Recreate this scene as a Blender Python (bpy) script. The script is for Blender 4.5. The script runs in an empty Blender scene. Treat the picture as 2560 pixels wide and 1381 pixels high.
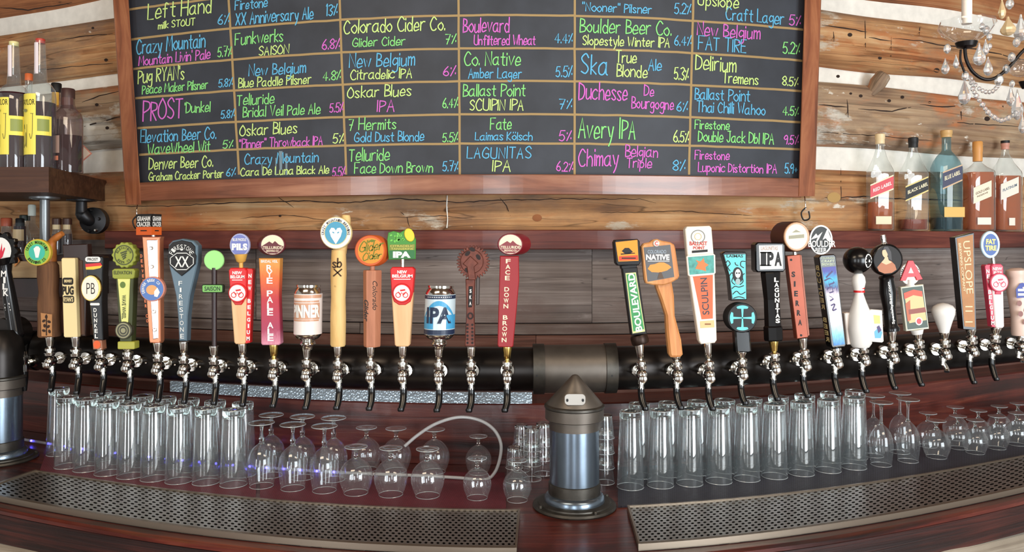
import bpy, math, random
import numpy as np
from mathutils import Vector
rnd = random.Random(7)
sc = bpy.context.scene
COL = sc.collection
FP, HX, HY, CAMZ = 2000.0, 1280.0, 600.0, 1.85      # focal length in pixels, principal column, horizon row, eye height (m)

# ---------------- camera, world, lights, exposure
cd = bpy.data.cameras.new('camera'); cam = bpy.data.objects.new('camera', cd); COL.objects.link(cam)
cd.sensor_width = 36; cd.lens = 36 * FP / 2560; cd.shift_y = -(690.5 - HY) / 2560; cd.clip_start = .05; cd.clip_end = 60
cam.location = (0, 0, CAMZ); cam.rotation_euler = (math.pi / 2, 0, 0); sc.camera = cam
w = bpy.data.worlds.new('world'); sc.world = w; w.use_nodes = True
w.node_tree.nodes['Background'].inputs[0].default_value = (1, .95, .89, 1)
w.node_tree.nodes['Background'].inputs[1].default_value = .40
sc.view_settings.view_transform = 'Standard'; sc.view_settings.look = 'None'
sc.view_settings.exposure = 0.0; sc.view_settings.gamma = 1; sc.view_settings.use_curve_mapping = False

def area(name, loc, target, sx, sy, power, color):
    l = bpy.data.lights.new(name, 'AREA'); l.shape = 'RECTANGLE'; l.size = sx; l.size_y = sy; l.energy = power; l.color = color
    o = bpy.data.objects.new(name, l); COL.objects.link(o); o.location = loc
    o.rotation_euler = (Vector(target) - Vector(loc)).to_track_quat('-Z', 'Y').to_euler()
    return o
area('window_light_right', (3.5, -2.2, 1.5), (0.6, 2.6, 1.3), 2.5, 2.9, 290, (.86, .94, 1))
area('window_light_centre', (-.35, -3.6, 1.35), (0, 2.6, 1.3), .7, 2.6, 62, (.88, .95, 1))
area('window_light_left', (-3.3, -2.6, 1.5), (-0.6, 2.6, 1.3), .8, 2.8, 70, (.9, .95, 1))
area('warm_fill_light', (-1.2, .6, 3.3), (-1.2, 2.4, 1.3), 1.4, .5, 26, (1, .82, .6))  # unseen overhead lamp, added as warm fill from the top
area('warm_fill_light', (1.5, .6, 3.3), (1.5, 2.4, 1.3), 1.4, .5, 22, (1, .84, .64))  # second added fill lamp, over the right half

# ---------------- pixel <-> world helpers: the bar, wall and pipe bow towards the room
def sf(px):
    t = (px - HX) / FP
    return math.cos(t) if t > 0 else 1 - .41 * t * t
def P(px, py, k, dy=0.0):
    Y = k / sf(px)
    return ((px - HX) / FP * Y, Y + dy, CAMZ - (py - HY) / FP * Y)
def L(px, z, k, dy=0.0):
    Y = k / sf(px)
    return ((px - HX) / FP * Y, Y + dy, z)
def zc(yc, k): return CAMZ - (yc - HY) / FP * k       # height of the row seen at the middle of the picture, at depth k
class Fr:                                             # a vertical plane facing the room at depth k, addressed in picture pixels
    def __init__(s, cx, k): s.cx = cx; s.k = k; s.Y = k / sf(cx); s.m = s.Y / FP
    def p(s, x, y, d=0.0): return ((x - HX) * s.m, s.Y + d, CAMZ - (y - HY) * s.m)
    def q(s, x, y, d=0.0): f = (s.Y + d) / FP; return ((x - HX) * f, s.Y + d, CAMZ - (y - HY) * f)

# ---------------- objects
def tag(o, label=None, cat=None, group=None, kind=None):
    if label: o['label'] = label
    if cat: o['category'] = cat
    if group: o['group'] = group
    if kind: o['kind'] = kind
    return o
def thing(name, label, cat, loc, group=None):
    o = bpy.data.objects.new(name, None); COL.objects.link(o); o.location = loc; o.empty_display_size = .03
    return tag(o, label, cat, group)
def struct(name, loc=(0, 0, 0)):
    o = bpy.data.objects.new(name, None); COL.objects.link(o); o.location = loc; o['kind'] = 'structure'; return o
def wloc(o):
    v = Vector((0, 0, 0))
    while o is not None: v += o.location; o = o.parent
    return v
def mk(name, V, Fc, mat, parent=None, smooth=False, uv=None, origin=None, label=None):
    if parent is None and origin is None:
        a = np.array(V, dtype=float); origin = tuple((a.min(0) + a.max(0)) / 2)
    base = wloc(parent) if parent else Vector(origin)
    b = np.array(V, dtype=float) - np.array(base)
    me = bpy.data.meshes.new(name); me.from_pydata(b.tolist(), [], Fc)
    if smooth: me.polygons.foreach_set('use_smooth', [True] * len(me.polygons)); me.update(); me.set_sharp_from_angle(angle=.87)
    if uv is not None:
        l = me.uv_layers.new(name='UVMap'); idx = np.zeros(len(me.loops), dtype=int); me.loops.foreach_get('vertex_index', idx)
        l.data.foreach_set('uv', np.array(uv, dtype=float)[idx].ravel())
    me.update()
    if mat: me.materials.append(mat)
    o = bpy.data.objects.new(name, me); COL.objects.link(o)
    if parent: o.parent = parent
    else: o.location = base
    if label: o['label'] = label
    return o
def dup(root, loc, label=None, scale=None):
    r = root.copy(); COL.objects.link(r); r.location = loc
    if label: r['label'] = label
    if scale: r.scale = scale
    for ch in list(root.children):
        c = ch.copy(); COL.objects.link(c); c.parent = r
        for g in ch.children:
            h = g.copy(); COL.objects.link(h); h.parent = c
    return r

# ---------------- noise on arrays
def vnoise(x, y, seed=0):
    xi = np.floor(x).astype(np.int64); yi = np.floor(y).astype(np.int64); fx = x - xi; fy = y - yi
    def h(a, b):
        n = (a * 374761393 + b * 668265263 + seed * 1442695041) & 0x7fffffff
        n = ((n ^ (n >> 13)) * 1274126177) & 0x7fffffff
        return ((n ^ (n >> 16)) & 0xffff) / 65535.0
    fx = fx * fx * (3 - 2 * fx); fy = fy * fy * (3 - 2 * fy)
    return (h(xi, yi) * (1 - fx) + h(xi + 1, yi) * fx) * (1 - fy) + (h(xi, yi + 1) * (1 - fx) + h(xi + 1, yi + 1) * fx) * fy

# ---------------- materials
MATS = {}
def nodes(name):
    m = bpy.data.materials.new(name); m.use_nodes = True; nt = m.node_tree
    return m, nt, nt.nodes['Principled BSDF']
def mat(name, c, r=.5, metal=0.0, emit=0, coat=0.0, spec=.5, alpha=None, vary=.0, vscale=30):
    if name in MATS: return MATS[name]
    m, nt, b = nodes(name)
    b.inputs['Base Color'].default_value = (*c, 1); b.inputs['Roughness'].default_value = r; b.inputs['Metallic'].default_value = metal
    b.inputs['Coat Weight'].default_value = coat; b.inputs['Specular IOR Level'].default_value = spec
    if vary:
        tc = nt.nodes.new('ShaderNodeTexCoord'); n = nt.nodes.new('ShaderNodeTexNoise'); n.inputs['Scale'].default_value = vscale; n.inputs['Detail'].default_value = 5
        nt.links.new(tc.outputs['Object'], n.inputs['Vector'])
        rp = nt.nodes.new('ShaderNodeValToRGB'); rp.color_ramp.elements[0].position = .3; rp.color_ramp.elements[1].position = .7
        rp.color_ramp.elements[0].color = (*[max(0, v * (1 - vary)) for v in c], 1); rp.color_ramp.elements[1].color = (*[min(1, v * (1 + vary)) for v in c], 1)
        nt.links.new(n.outputs[0], rp.inputs[0]); nt.links.new(rp.outputs[0], b.inputs['Base Color'])
    if emit: b.inputs['Emission Color'].default_value = (*c, 1); b.inputs['Emission Strength'].default_value = emit
    MATS[name] = m; return m
def srgb(r, g, b):
    f = lambda v: (v / 255 / 12.92) if v <= 10 else ((v / 255 + .055) / 1.055) ** 2.4
    return (f(r), f(g), f(b))
def S(name, r, g, b, rough=.45, **k): return mat(name, srgb(r, g, b), rough, **k)
def wood(name, cols, grain=(2.2, 34, 1), rough=.6, bump=.35, coord='UV', patch=None, patch_col=(.5, .45, .4), patch_scale=3, coat=0, cracks=0, pos=None, spec=.4):
    """grain noise stretched along one axis, a big-scale patchiness, fine fibre bump, optional dark checks"""
    if name in MATS: return MATS[name]
    m, nt, b = nodes(name); N = nt.nodes.new; K = nt.links.new
    tc = N('ShaderNodeTexCoord'); mp = N('ShaderNodeMapping'); mp.inputs['Scale'].default_value = grain
    K(tc.outputs[coord], mp.inputs[0])
    n = N('ShaderNodeTexNoise'); n.inputs['Scale'].default_value = 1; n.inputs['Detail'].default_value = 9; n.inputs['Roughness'].default_value = .62; n.inputs['Distortion'].default_value = .9
    K(mp.outputs[0], n.inputs[0])
    big = N('ShaderNodeTexNoise'); big.inputs['Scale'].default_value = 2.3; big.inputs['Detail'].default_value = 4; K(tc.outputs[coord], big.inputs[0])
    ad = N('ShaderNodeMath'); ad.operation = 'MULTIPLY_ADD'; ad.inputs[1].default_value = .45; K(big.outputs[0], ad.inputs[0]); 
    sb = N('ShaderNodeMath'); sb.operation = 'MULTIPLY'; sb.inputs[1].default_value = .72; K(n.outputs[0], sb.inputs[0]); K(sb.outputs[0], ad.inputs[2])
    rp = N('ShaderNodeValToRGB'); e = rp.color_ramp.elements
    ps = pos or [.38 + .38 * i / (len(cols) - 1) for i in range(len(cols))]
    e[0].position = ps[0]; e[0].color = (*cols[0], 1); e[1].position = ps[-1]; e[1].color = (*cols[-1], 1)
    for i in range(1, len(cols) - 1): q = e.new(ps[i]); q.color = (*cols[i], 1)
    K(ad.outputs[0], rp.inputs[0]); out = rp.outputs[0]
    for i_p, (thr, pc, psc, soft) in enumerate(patch if isinstance(patch, list) else []):
        pn = N('ShaderNodeTexNoise'); pn.inputs['Scale'].default_value = psc; pn.inputs['Detail'].default_value = 8; pn.inputs['Roughness'].default_value = .68
        pm = N('ShaderNodeMapping'); pm.inputs['Scale'].default_value = (.6, 1.7, 1); pm.inputs['Location'].default_value = (3.7 * i_p + 1, 1.3 + i_p, i_p * 2.7); K(tc.outputs[coord], pm.inputs[0]); K(pm.outputs[0], pn.inputs[0])
        pr = N('ShaderNodeMapRange'); pr.inputs[1].default_value = thr; pr.inputs[2].default_value = thr + soft; pr.inputs[4].default_value = .85; K(pn.outputs[0], pr.inputs[0])
        mx = N('ShaderNodeMix'); mx.data_type = 'RGBA'; mx.inputs[7].default_value = (*pc, 1); K(pr.outputs[0], mx.inputs[0]); K(out, mx.inputs[6]); out = mx.outputs[2]
    if patch and not isinstance(patch, list):
        pn = N('ShaderNodeTexNoise'); pn.inputs['Scale'].default_value = patch_scale; pn.inputs['Detail'].default_value = 7; pn.inputs['Roughness'].default_value = .65
        pm = N('ShaderNodeMapping'); pm.inputs['Scale'].default_value = (.55, 1.5, 1); pm.inputs['Location'].default_value = (3.7, 1.3, 0); K(tc.outputs[coord], pm.inputs[0]); K(pm.outputs[0], pn.inputs[0])
        pr = N('ShaderNodeMapRange'); pr.inputs[1].default_value = patch; pr.inputs[2].default_value = patch + .09; K(pn.outputs[0], pr.inputs[0])
        mx = N('ShaderNodeMix'); mx.data_type = 'RGBA'; mx.inputs[7].default_value = (*patch_col, 1); K(pr.outputs[0], mx.inputs[0]); K(out, mx.inputs[6]); out = mx.outputs[2]
    h = n.outputs[0]
    if cracks:
        cm = N('ShaderNodeMapping'); cm.inputs['Scale'].default_value = (grain[0] * .55, grain[1] * .28, grain[2]); K(tc.outputs[coord], cm.inputs[0])
        cn = N('ShaderNodeTexNoise'); cn.inputs['Scale'].default_value = 1; cn.inputs['Detail'].default_value = 3; cn.inputs['Distortion'].default_value = .4; K(cm.outputs[0], cn.inputs[0])
        a1 = N('ShaderNodeMath'); a1.operation = 'SUBTRACT'; a1.inputs[1].default_value = .5; K(cn.outputs[0], a1.inputs[0])
        a2 = N('ShaderNodeMath'); a2.operation = 'ABSOLUTE'; K(a1.outputs[0], a2.inputs[0])
        a3 = N('ShaderNodeMapRange'); a3.inputs[1].default_value = .0; a3.inputs[2].default_value = cracks; a3.inputs[3].default_value = .45; a3.inputs[4].default_value = 1; K(a2.outputs[0], a3.inputs[0])
        mu = N('ShaderNodeMix'); mu.data_type = 'RGBA'; mu.blend_type = 'MULTIPLY'; mu.inputs[0].default_value = 1; K(out, mu.inputs[6]); K(a3.outputs[0], mu.inputs[7]); out = mu.outputs[2]
    K(out, b.inputs['Base Color'])
    bp = N('ShaderNodeBump'); bp.inputs['Strength'].default_value = bump; bp.inputs['Distance'].default_value = .004; K(h, bp.inputs['Height']); K(bp.outputs[0], b.inputs['Normal'])
    b.inputs['Roughness'].default_value = rough; b.inputs['Coat Weight'].default_value = coat; b.inputs['Coat Roughness'].default_value = .15; b.inputs['Specular IOR Level'].default_value = spec
    MATS[name] = m; return m
def glass(name, tint=(1, 1, 1), refl=1.0, body=.0, rough=.02, body_col=(.8, .9, .95)):
    """thin blown glass: mostly clear, mirror-like towards the edges of the curve"""
    if name in MATS: return MATS[name]
    m, nt, b = nodes(name); N = nt.nodes.new; K = nt.links.new
    nt.nodes.remove(b); o = nt.nodes['Material Output']
    tr = N('ShaderNodeBsdfTransparent'); tr.inputs[0].default_value = (*tint, 1)
    gl = N('ShaderNodeBsdfGlossy'); gl.inputs['Roughness'].default_value = rough; gl.inputs['Color'].default_value = (1, 1, 1, 1)
    fr = N('ShaderNodeFresnel'); fr.inputs[0].default_value = 1.5
    geo = N('ShaderNodeNewGeometry')
    iv = N('ShaderNodeMath'); iv.operation = 'MULTIPLY_ADD'; iv.inputs[1].default_value = 1.5 - 1 / 1.5 - (1.5 - 1 / 1.5) * 2 + 0; iv.inputs[2].default_value = 1.5
    # IOR fed as 1.5 on both sides of the wall so the inside reflects as the outside does
    bf = N('ShaderNodeMath'); bf.operation = 'MULTIPLY_ADD'; bf.inputs[1].default_value = (1 / 1.5) - 1.5; bf.inputs[2].default_value = 1.5
    K(geo.outputs['Backfacing'], bf.inputs[0]); nt.nodes.remove(iv)
    K(bf.outputs[0], fr.inputs[0])
    mu = N('ShaderNodeMath'); mu.operation = 'MULTIPLY'; mu.use_clamp = True; mu.inputs[1].default_value = refl; K(fr.outputs[0], mu.inputs[0])
    mx = N('ShaderNodeMixShader'); K(mu.outputs[0], mx.inputs[0]); K(tr.outputs[0], mx.inputs[1]); K(gl.outputs[0], mx.inputs[2])
    last = mx
    if body:
        df = N('ShaderNodeBsdfDiffuse'); df.inputs[0].default_value = (*body_col, 1)
        m2 = N('ShaderNodeMixShader'); m2.inputs[0].default_value = body; K(mx.outputs[0], m2.inputs[1]); K(df.outputs[0], m2.inputs[2]); last = m2
    K(last.outputs[0], o.inputs[0]); MATS[name] = m; return m

# ---------------- shapes
def bow(name, px0, px1, n, prof, mat_, parent=None, closed=True, smooth=False, disp=None, label=None, uvs=1.0, seed=0, caps=True):
    """sweep a profile [(k, z, dy)] along the bowed wall between two picture columns"""
    V = []; UV = []; m = len(prof); vl = [0]
    for i in range(1, m): vl.append(vl[-1] + math.dist((prof[i][0], prof[i][1]), (prof[i - 1][0], prof[i - 1][1])))
    u = 0; prev = None; k0 = prof[0][0]
    for i in range(n + 1):
        px = px0 + (px1 - px0) * i / n; c = L(px, 0, k0)
        if prev: u += math.dist(c, prev)
        prev = c
        for j, q in enumerate(prof):
            V.append(L(px, q[1], q[0], q[2] if len(q) > 2 else 0)); UV.append((u * uvs + seed * 1.37, vl[j] * uvs + seed * 2.11))
    Fc = []; mm = m if closed else m - 1
    for i in range(n):
        for j in range(mm):
            a = i * m + j; b = i * m + (j + 1) % m; Fc.append((a, b, b + m, a + m))
    if closed and caps: Fc.append(tuple(range(m - 1, -1, -1))); Fc.append(tuple(n * m + j for j in range(m)))
    if disp: V = disp(np.array(V).reshape(n + 1, m, 3)).reshape(-1, 3).tolist()
    return mk(name, V, Fc, mat_, parent, smooth, UV, label=label)
def box(name, c, s, mat_, parent=None, bevel=0.0, origin=None, label=None):
    x, y, z = [v / 2 for v in s]; b = min(bevel, x * .9, y * .9, z * .9)
    if b <= 0:
        V = [(c[0] + i * x, c[1] + j * y, c[2] + k * z) for i in (-1, 1) for j in (-1, 1) for k in (-1, 1)]
        Fc = [(0, 1, 3, 2), (4, 6, 7, 5), (0, 4, 5, 1), (2, 3, 7, 6), (0, 2, 6, 4), (1, 5, 7, 3)]
    else:
        V = []; 
        for k, z_ in ((0, -z), (1, -z + b), (2, z - b), (3, z)):
            ins = b if k in (0, 3) else 0
            xx, yy = x - ins, y - ins; bb = b * .7
            V += [(c[0] + a, c[1] + d, c[2] + z_) for a, d in ((xx - bb, yy), (-xx + bb, yy), (-xx, yy - bb), (-xx, -yy + bb), (-xx + bb, -yy), (xx - bb, -yy), (xx, -yy + bb), (xx, yy - bb))]
        Fc = [tuple(range(7, -1, -1)), tuple(range(24, 32))]
        for k in range(3):
            for j in range(8): Fc.append((k * 8 + j, k * 8 + (j + 1) % 8, k * 8 + 8 + (j + 1) % 8, k * 8 + 8 + j))
    return mk(name, V, Fc, mat_, parent, False, None, origin, label)
def prism(F, pts, thick, mat_, name, parent=None, d=0.0, bev=1.5, label=None, smooth=False):
    """outline in picture pixels on plane F, extruded back by thick metres, front rim chamfered by bev pixels"""
    n = len(pts); cx = sum(p[0] for p in pts) / n; cy = sum(p[1] for p in pts) / n
    ar = sum(pts[i][0] * pts[(i + 1) % n][1] - pts[(i + 1) % n][0] * pts[i][1] for i in range(n))
    if ar > 0: pts = pts[::-1]
    ins = []
    for i in range(n):
        a, b, c = pts[i - 1], pts[i], pts[(i + 1) % n]
        e1 = (b[0] - a[0], b[1] - a[1]); e2 = (c[0] - b[0], c[1] - b[1]); l1 = math.hypot(*e1) or 1; l2 = math.hypot(*e2) or 1
        nx = (e1[1] / l1 + e2[1] / l2); ny = (-e1[0] / l1 - e2[0] / l2); ln = math.hypot(nx, ny) or 1
        f = bev / max(.35, ln / 2) / ln
        ins.append((b[0] + nx * f, b[1] + ny * f))
    # choose the inward side
    ai = abs(sum(ins[i][0] * ins[(i + 1) % n][1] - ins[(i + 1) % n][0] * ins[i][1] for i in range(n)))
    if ai > abs(ar): ins = [(2 * p[0] - q[0], 2 * p[1] - q[1]) for p, q in zip(pts, ins)]
    bd = min(bev * F.m, thick * .4)
    V = [F.p(x, y, d) for x, y in ins] + [F.p(x, y, d + bd) for x, y in pts] + [F.p(x, y, d + thick) for x, y in pts]
    Fc = [tuple(range(n))] + [tuple(range(3 * n - 1, 2 * n - 1, -1))]
    for k in (0, n):
        for i in range(n): j = (i + 1) % n; Fc.append((k + i, k + n + i, k + n + j, k + j))
    return mk(name, V, Fc, mat_, parent, smooth, label=label)
def flat(F, pts, mat_, name, parent=None, d=-.0006, label=None):
    ar = sum(pts[i][0] * pts[(i + 1) % len(pts)][1] - pts[(i + 1) % len(pts)][0] * pts[i][1] for i in range(len(pts)))
    if ar > 0: pts = pts[::-1]
    return mk(name, [F.p(x, y, d) for x, y in pts], [tuple(range(len(pts)))], mat_, parent, label=label)
def ell(cx, cy, rx, ry, n=28, a0=0, rot=0):
    o = []
    for i in range(n):
        t = a0 + 2 * math.pi * i / n; x = rx * math.cos(t); y = ry * math.sin(t)
        o.append((cx + x * math.cos(rot) - y * math.sin(rot), cy + x * math.sin(rot) + y * math.cos(rot)))
    return o
def quad(x0, y0, x1, y1): return [(x0, y0), (x1, y0), (x1, y1), (x0, y1)]
def rrect(x0, y0, x1, y1, r=6, n=4):
    o = []
    for cx, cy, a in ((x1 - r, y0 + r, -90), (x1 - r, y1 - r, 0), (x0 + r, y1 - r, 90), (x0 + r, y0 + r, 180)):
        for i in range(n + 1): t = math.radians(a + 90 * i / n); o.append((cx + r * math.cos(t), cy + r * math.sin(t)))
    return o
def ringp(F, cx, cy, rx, ry, w, mat_, name, parent, d=-.001, n=32, label=None):
    V = [F.p(x, y, d) for x, y in ell(cx, cy, rx, ry, n)] + [F.p(x, y, d) for x, y in ell(cx, cy, rx - w, ry - w, n)]
    return mk(name, V, [(i, i + n, (i + 1) % n + n, (i + 1) % n) for i in range(n)], mat_, parent, label=label)
def lathe(name, a, b, prof, mat_, parent=None, seg=20, smooth=True, cap=True, flat_y=1.0, label=None, origin=None, flute=0, tri=None):
    """profile [(t along a->b, radius m)] revolved about the axis a->b"""
    a = Vector(a); b = Vector(b); ax = b - a; e = ax.normalized()
    ux = Vector((1, 0, 0)) if abs(e.x) < .9 else Vector((0, 0, 1)); v = e.cross(ux).normalized(); ux = v.cross(e).normalized()
    V = []; Fc = []; UV = []
    for t, r in prof:
        c = a + ax * t
        for i in range(seg):
            q = 2 * math.pi * i / seg; rr = r * (1 + (flute * math.cos(q * 10) if flute else 0))
            V.append(tuple(c + ux * (rr * math.cos(q)) + v * (rr * math.sin(q) * flat_y))); UV.append((t * ax.length, q / 6.283 * .2))
    for k in range(len(prof) - 1):
        for i in range(seg): j = (i + 1) % seg; Fc.append((k * seg + i, k * seg + j, (k + 1) * seg + j, (k + 1) * seg + i))
    if cap: Fc.append(tuple(range(seg - 1, -1, -1))); Fc.append(tuple((len(prof) - 1) * seg + i for i in range(seg)))
    return mk(name, V, Fc, mat_, parent, smooth, UV, origin, label)
def lat(F, p0, p1, prof, mat_, name, parent=None, d=0.0, seg=18, label=None, flat_y=1.0, smooth=True):
    """lathe on plane F: axis between two pixels, profile radii in pixels"""
    return lathe(name, F.p(*p0, d), F.p(*p1, d), [(t, r * F.m) for t, r in prof], mat_, parent, seg, smooth, True, flat_y, label)
def ball(name, c, r, mat_, parent=None, sy=1.0, sz=1.0, seg=18, label=None, origin=None):
    V = []; Fc = []; m = seg // 2
    for i in range(m + 1):
        ph = math.pi * i / m
        for j in range(seg): th = 2 * math.pi * j / seg; V.append((c[0] + r * math.sin(ph) * math.cos(th), c[1] + r * sy * math.sin(ph) * math.sin(th), c[2] + r * sz * math.cos(ph)))
    for i in range(m):
        for j in range(seg): k = (j + 1) % seg; Fc.append((i * seg + j, (i + 1) * seg + j, (i + 1) * seg + k, i * seg + k))
    return mk(name, V, Fc, mat_, parent, True, label=label, origin=origin)
def cr(pts, sub=6):
    o = []; n = len(pts)
    for i in range(n - 1):
        p0 = pts[max(i - 1, 0)]; p1 = pts[i]; p2 = pts[i + 1]; p3 = pts[min(i + 2, n - 1)]
        for k in range(sub):
            t = k / sub
            o.append(tuple(.5 * (2 * b + (c - a) * t + (2 * a - 5 * b + 4 * c - d_) * t * t + (3 * b - a - 3 * c + d_) * t ** 3) for a, b, c, d_ in zip(p0, p1, p2, p3)))
    o.append(tuple(pts[-1])); return o
def skew(F, cx, cy, rx, ry, d0, dx, d1, mat_, name, parent, n=36):
    """oval drum whose back end is shifted sideways (seen turned); face stays towards the room"""
    V = []
    for x0, f, d in ((0, .95, d0), (0, 1, d0 + .003), (dx, 1, d1)): V += [F.p(x, y, d) for x, y in ell(cx + x0, cy, rx * f, ry * f, n)]
    Fc = [tuple(range(n)), tuple(range(3 * n - 1, 2 * n - 1, -1))] + [(k * n + i, k * n + n + i, k * n + n + (i + 1) % n, k * n + (i + 1) % n) for k in (0, 1) for i in range(n)]
    return mk(name, V, Fc, mat_, parent, True)
def tube(name, pts, r, mat_, parent=None, seg=10, sub=5, label=None, origin=None):
    """tube through world points; r a number or a list"""
    rr = r if isinstance(r, (list, tuple)) else [r] * len(pts)
    q = cr([tuple(p) + (x,) for p, x in zip(pts, rr)], sub) if sub else [tuple(p) + (x,) for p, x in zip(pts, rr)]
    V = []; Fc = []; up = None
    for i, c in enumerate(q):
        a = Vector(q[max(i - 1, 0)][:3]); b = Vector(q[min(i + 1, len(q) - 1)][:3]); e = (b - a).normalized()
        if up is None: up = Vector((0, 1, 0)) if abs(e.y) < .9 else Vector((1, 0, 0))
        s_ = e.cross(up).normalized(); up = s_.cross(e).normalized()
        for j in range(seg): t = 2 * math.pi * j / seg; V.append(tuple(Vector(c[:3]) + s_ * (c[3] * math.cos(t)) + up * (c[3] * math.sin(t))))
    for i in range(len(q) - 1):
        for j in range(seg): k = (j + 1) % seg; Fc.append((i * seg + j, i * seg + k, (i + 1) * seg + k, (i + 1) * seg + j))
    Fc.append(tuple(range(seg - 1, -1, -1))); Fc.append(tuple((len(q) - 1) * seg + j for j in range(seg)))
    return mk(name, V, Fc, mat_, parent, True, label=label, origin=origin)

# ---------------- printed lettering (built-in font) and hand lettering (strokes)
_tc = {}
def glyphs(s, bold=0.0, shear=0.0):
    key = (s, bold, shear)
    if key not in _tc:
        c = bpy.data.curves.new('t', 'FONT'); c.body = s; c.resolution_u = 3; c.offset = bold; c.shear = shear; c.space_line = .92; c.align_x = 'CENTER'
        o = bpy.data.objects.new('t', c); COL.objects.link(o)
        me = bpy.data.meshes.new_from_object(o.evaluated_get(bpy.context.evaluated_depsgraph_get()))
        v = np.array([q.co[:2] for q in me.vertices]); f = [tuple(p.vertices) for p in me.polygons]
        bpy.data.objects.remove(o); bpy.data.curves.remove(c); bpy.data.meshes.remove(me)
        mn = v.min(0); mx = v.max(0); _tc[key] = ((v - mn) / (mx - mn), f, (mx - mn)[0] / (mx - mn)[1])
    return _tc[key]
def text(F, s, x0, y0, x1, y1, mat_, parent, name='lettering', d=-.0012, bold=.02, shear=0.0, rot=0, fn=None, label=None):
    """lettering filling the pixel box x0..x1, y0 (top)..y1 (bottom); rot turns it about the box centre; rot=90 reads upwards"""
    v, f, asp = glyphs(s, bold, shear); cx = (x0 + x1) / 2; cy = (y0 + y1) / 2; wd = x1 - x0; ht = y1 - y0; V = []
    a = math.radians(rot)
    for q in v:
        x = (q[0] - .5) * wd; y = -(q[1] - .5) * ht
        X = cx + x * math.cos(a) + y * math.sin(a); Y = cy - x * math.sin(a) + y * math.cos(a)
        V.append(fn(X, Y) if fn else F.p(X, Y, d))
    return mk(name, V, f, mat_, parent, label=label)
def vtext(F, s, pts, w, mat_, parent, h=None, name='lettering', d=-.0012, bold=.03, fn=None):
    """upright letters stacked from pts[0] to pts[1]; one mesh"""
    V = []; Fc = []; n = len(s); (xa, ya), (xb, yb) = pts; st = (yb - ya) / n; h = h or abs(st) * .72
    for i, ch in enumerate(s):
        if ch == ' ': continue
        v, f, asp = glyphs(ch, bold); t = (i + .5) / n; cx = xa + (xb - xa) * t; cy = ya + (yb - ya) * t; ww = w * (.45 if ch in "I1'!" else 1); b = len(V)
        for q in v: X = cx + (q[0] - .5) * ww; Y = cy - (q[1] - .5) * h; V.append(fn(X, Y) if fn else F.p(X, Y, d))
        Fc += [tuple(b + k for k in g) for g in f]
    return mk(name, V, Fc, mat_, parent)
def atext(F, s, cx, cy, r, a0, a1, h, mat_, parent, name='lettering', d=-.0012, bold=.03, ry=None, inner=False):
    """letters along an arc, angles in degrees clockwise from the top"""
    V = []; Fc = []; n = len(s); ry = ry or r
    for i, ch in enumerate(s):
        if ch == ' ': continue
        v, f, asp = glyphs(ch, bold); t = math.radians(a0 + (a1 - a0) * (i + .5) / n); b = len(V); w = min(abs(math.radians(a1 - a0)) * r / n * .8, h * 1.1)
        for q in v:
            x = (q[0] - .5) * w; y = (q[1] - .5) * h
            if inner: x, y = -x, -y
            rr = 1 + y / r; ux = math.sin(t) * r * rr + math.cos(t) * x; uy = -math.cos(t) * ry * rr + math.sin(t) * x
            V.append(F.p(cx + ux, cy + uy, d))
        Fc += [tuple(b + k for k in g) for g in f]
    return mk(name, V, Fc, mat_, parent)
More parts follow.
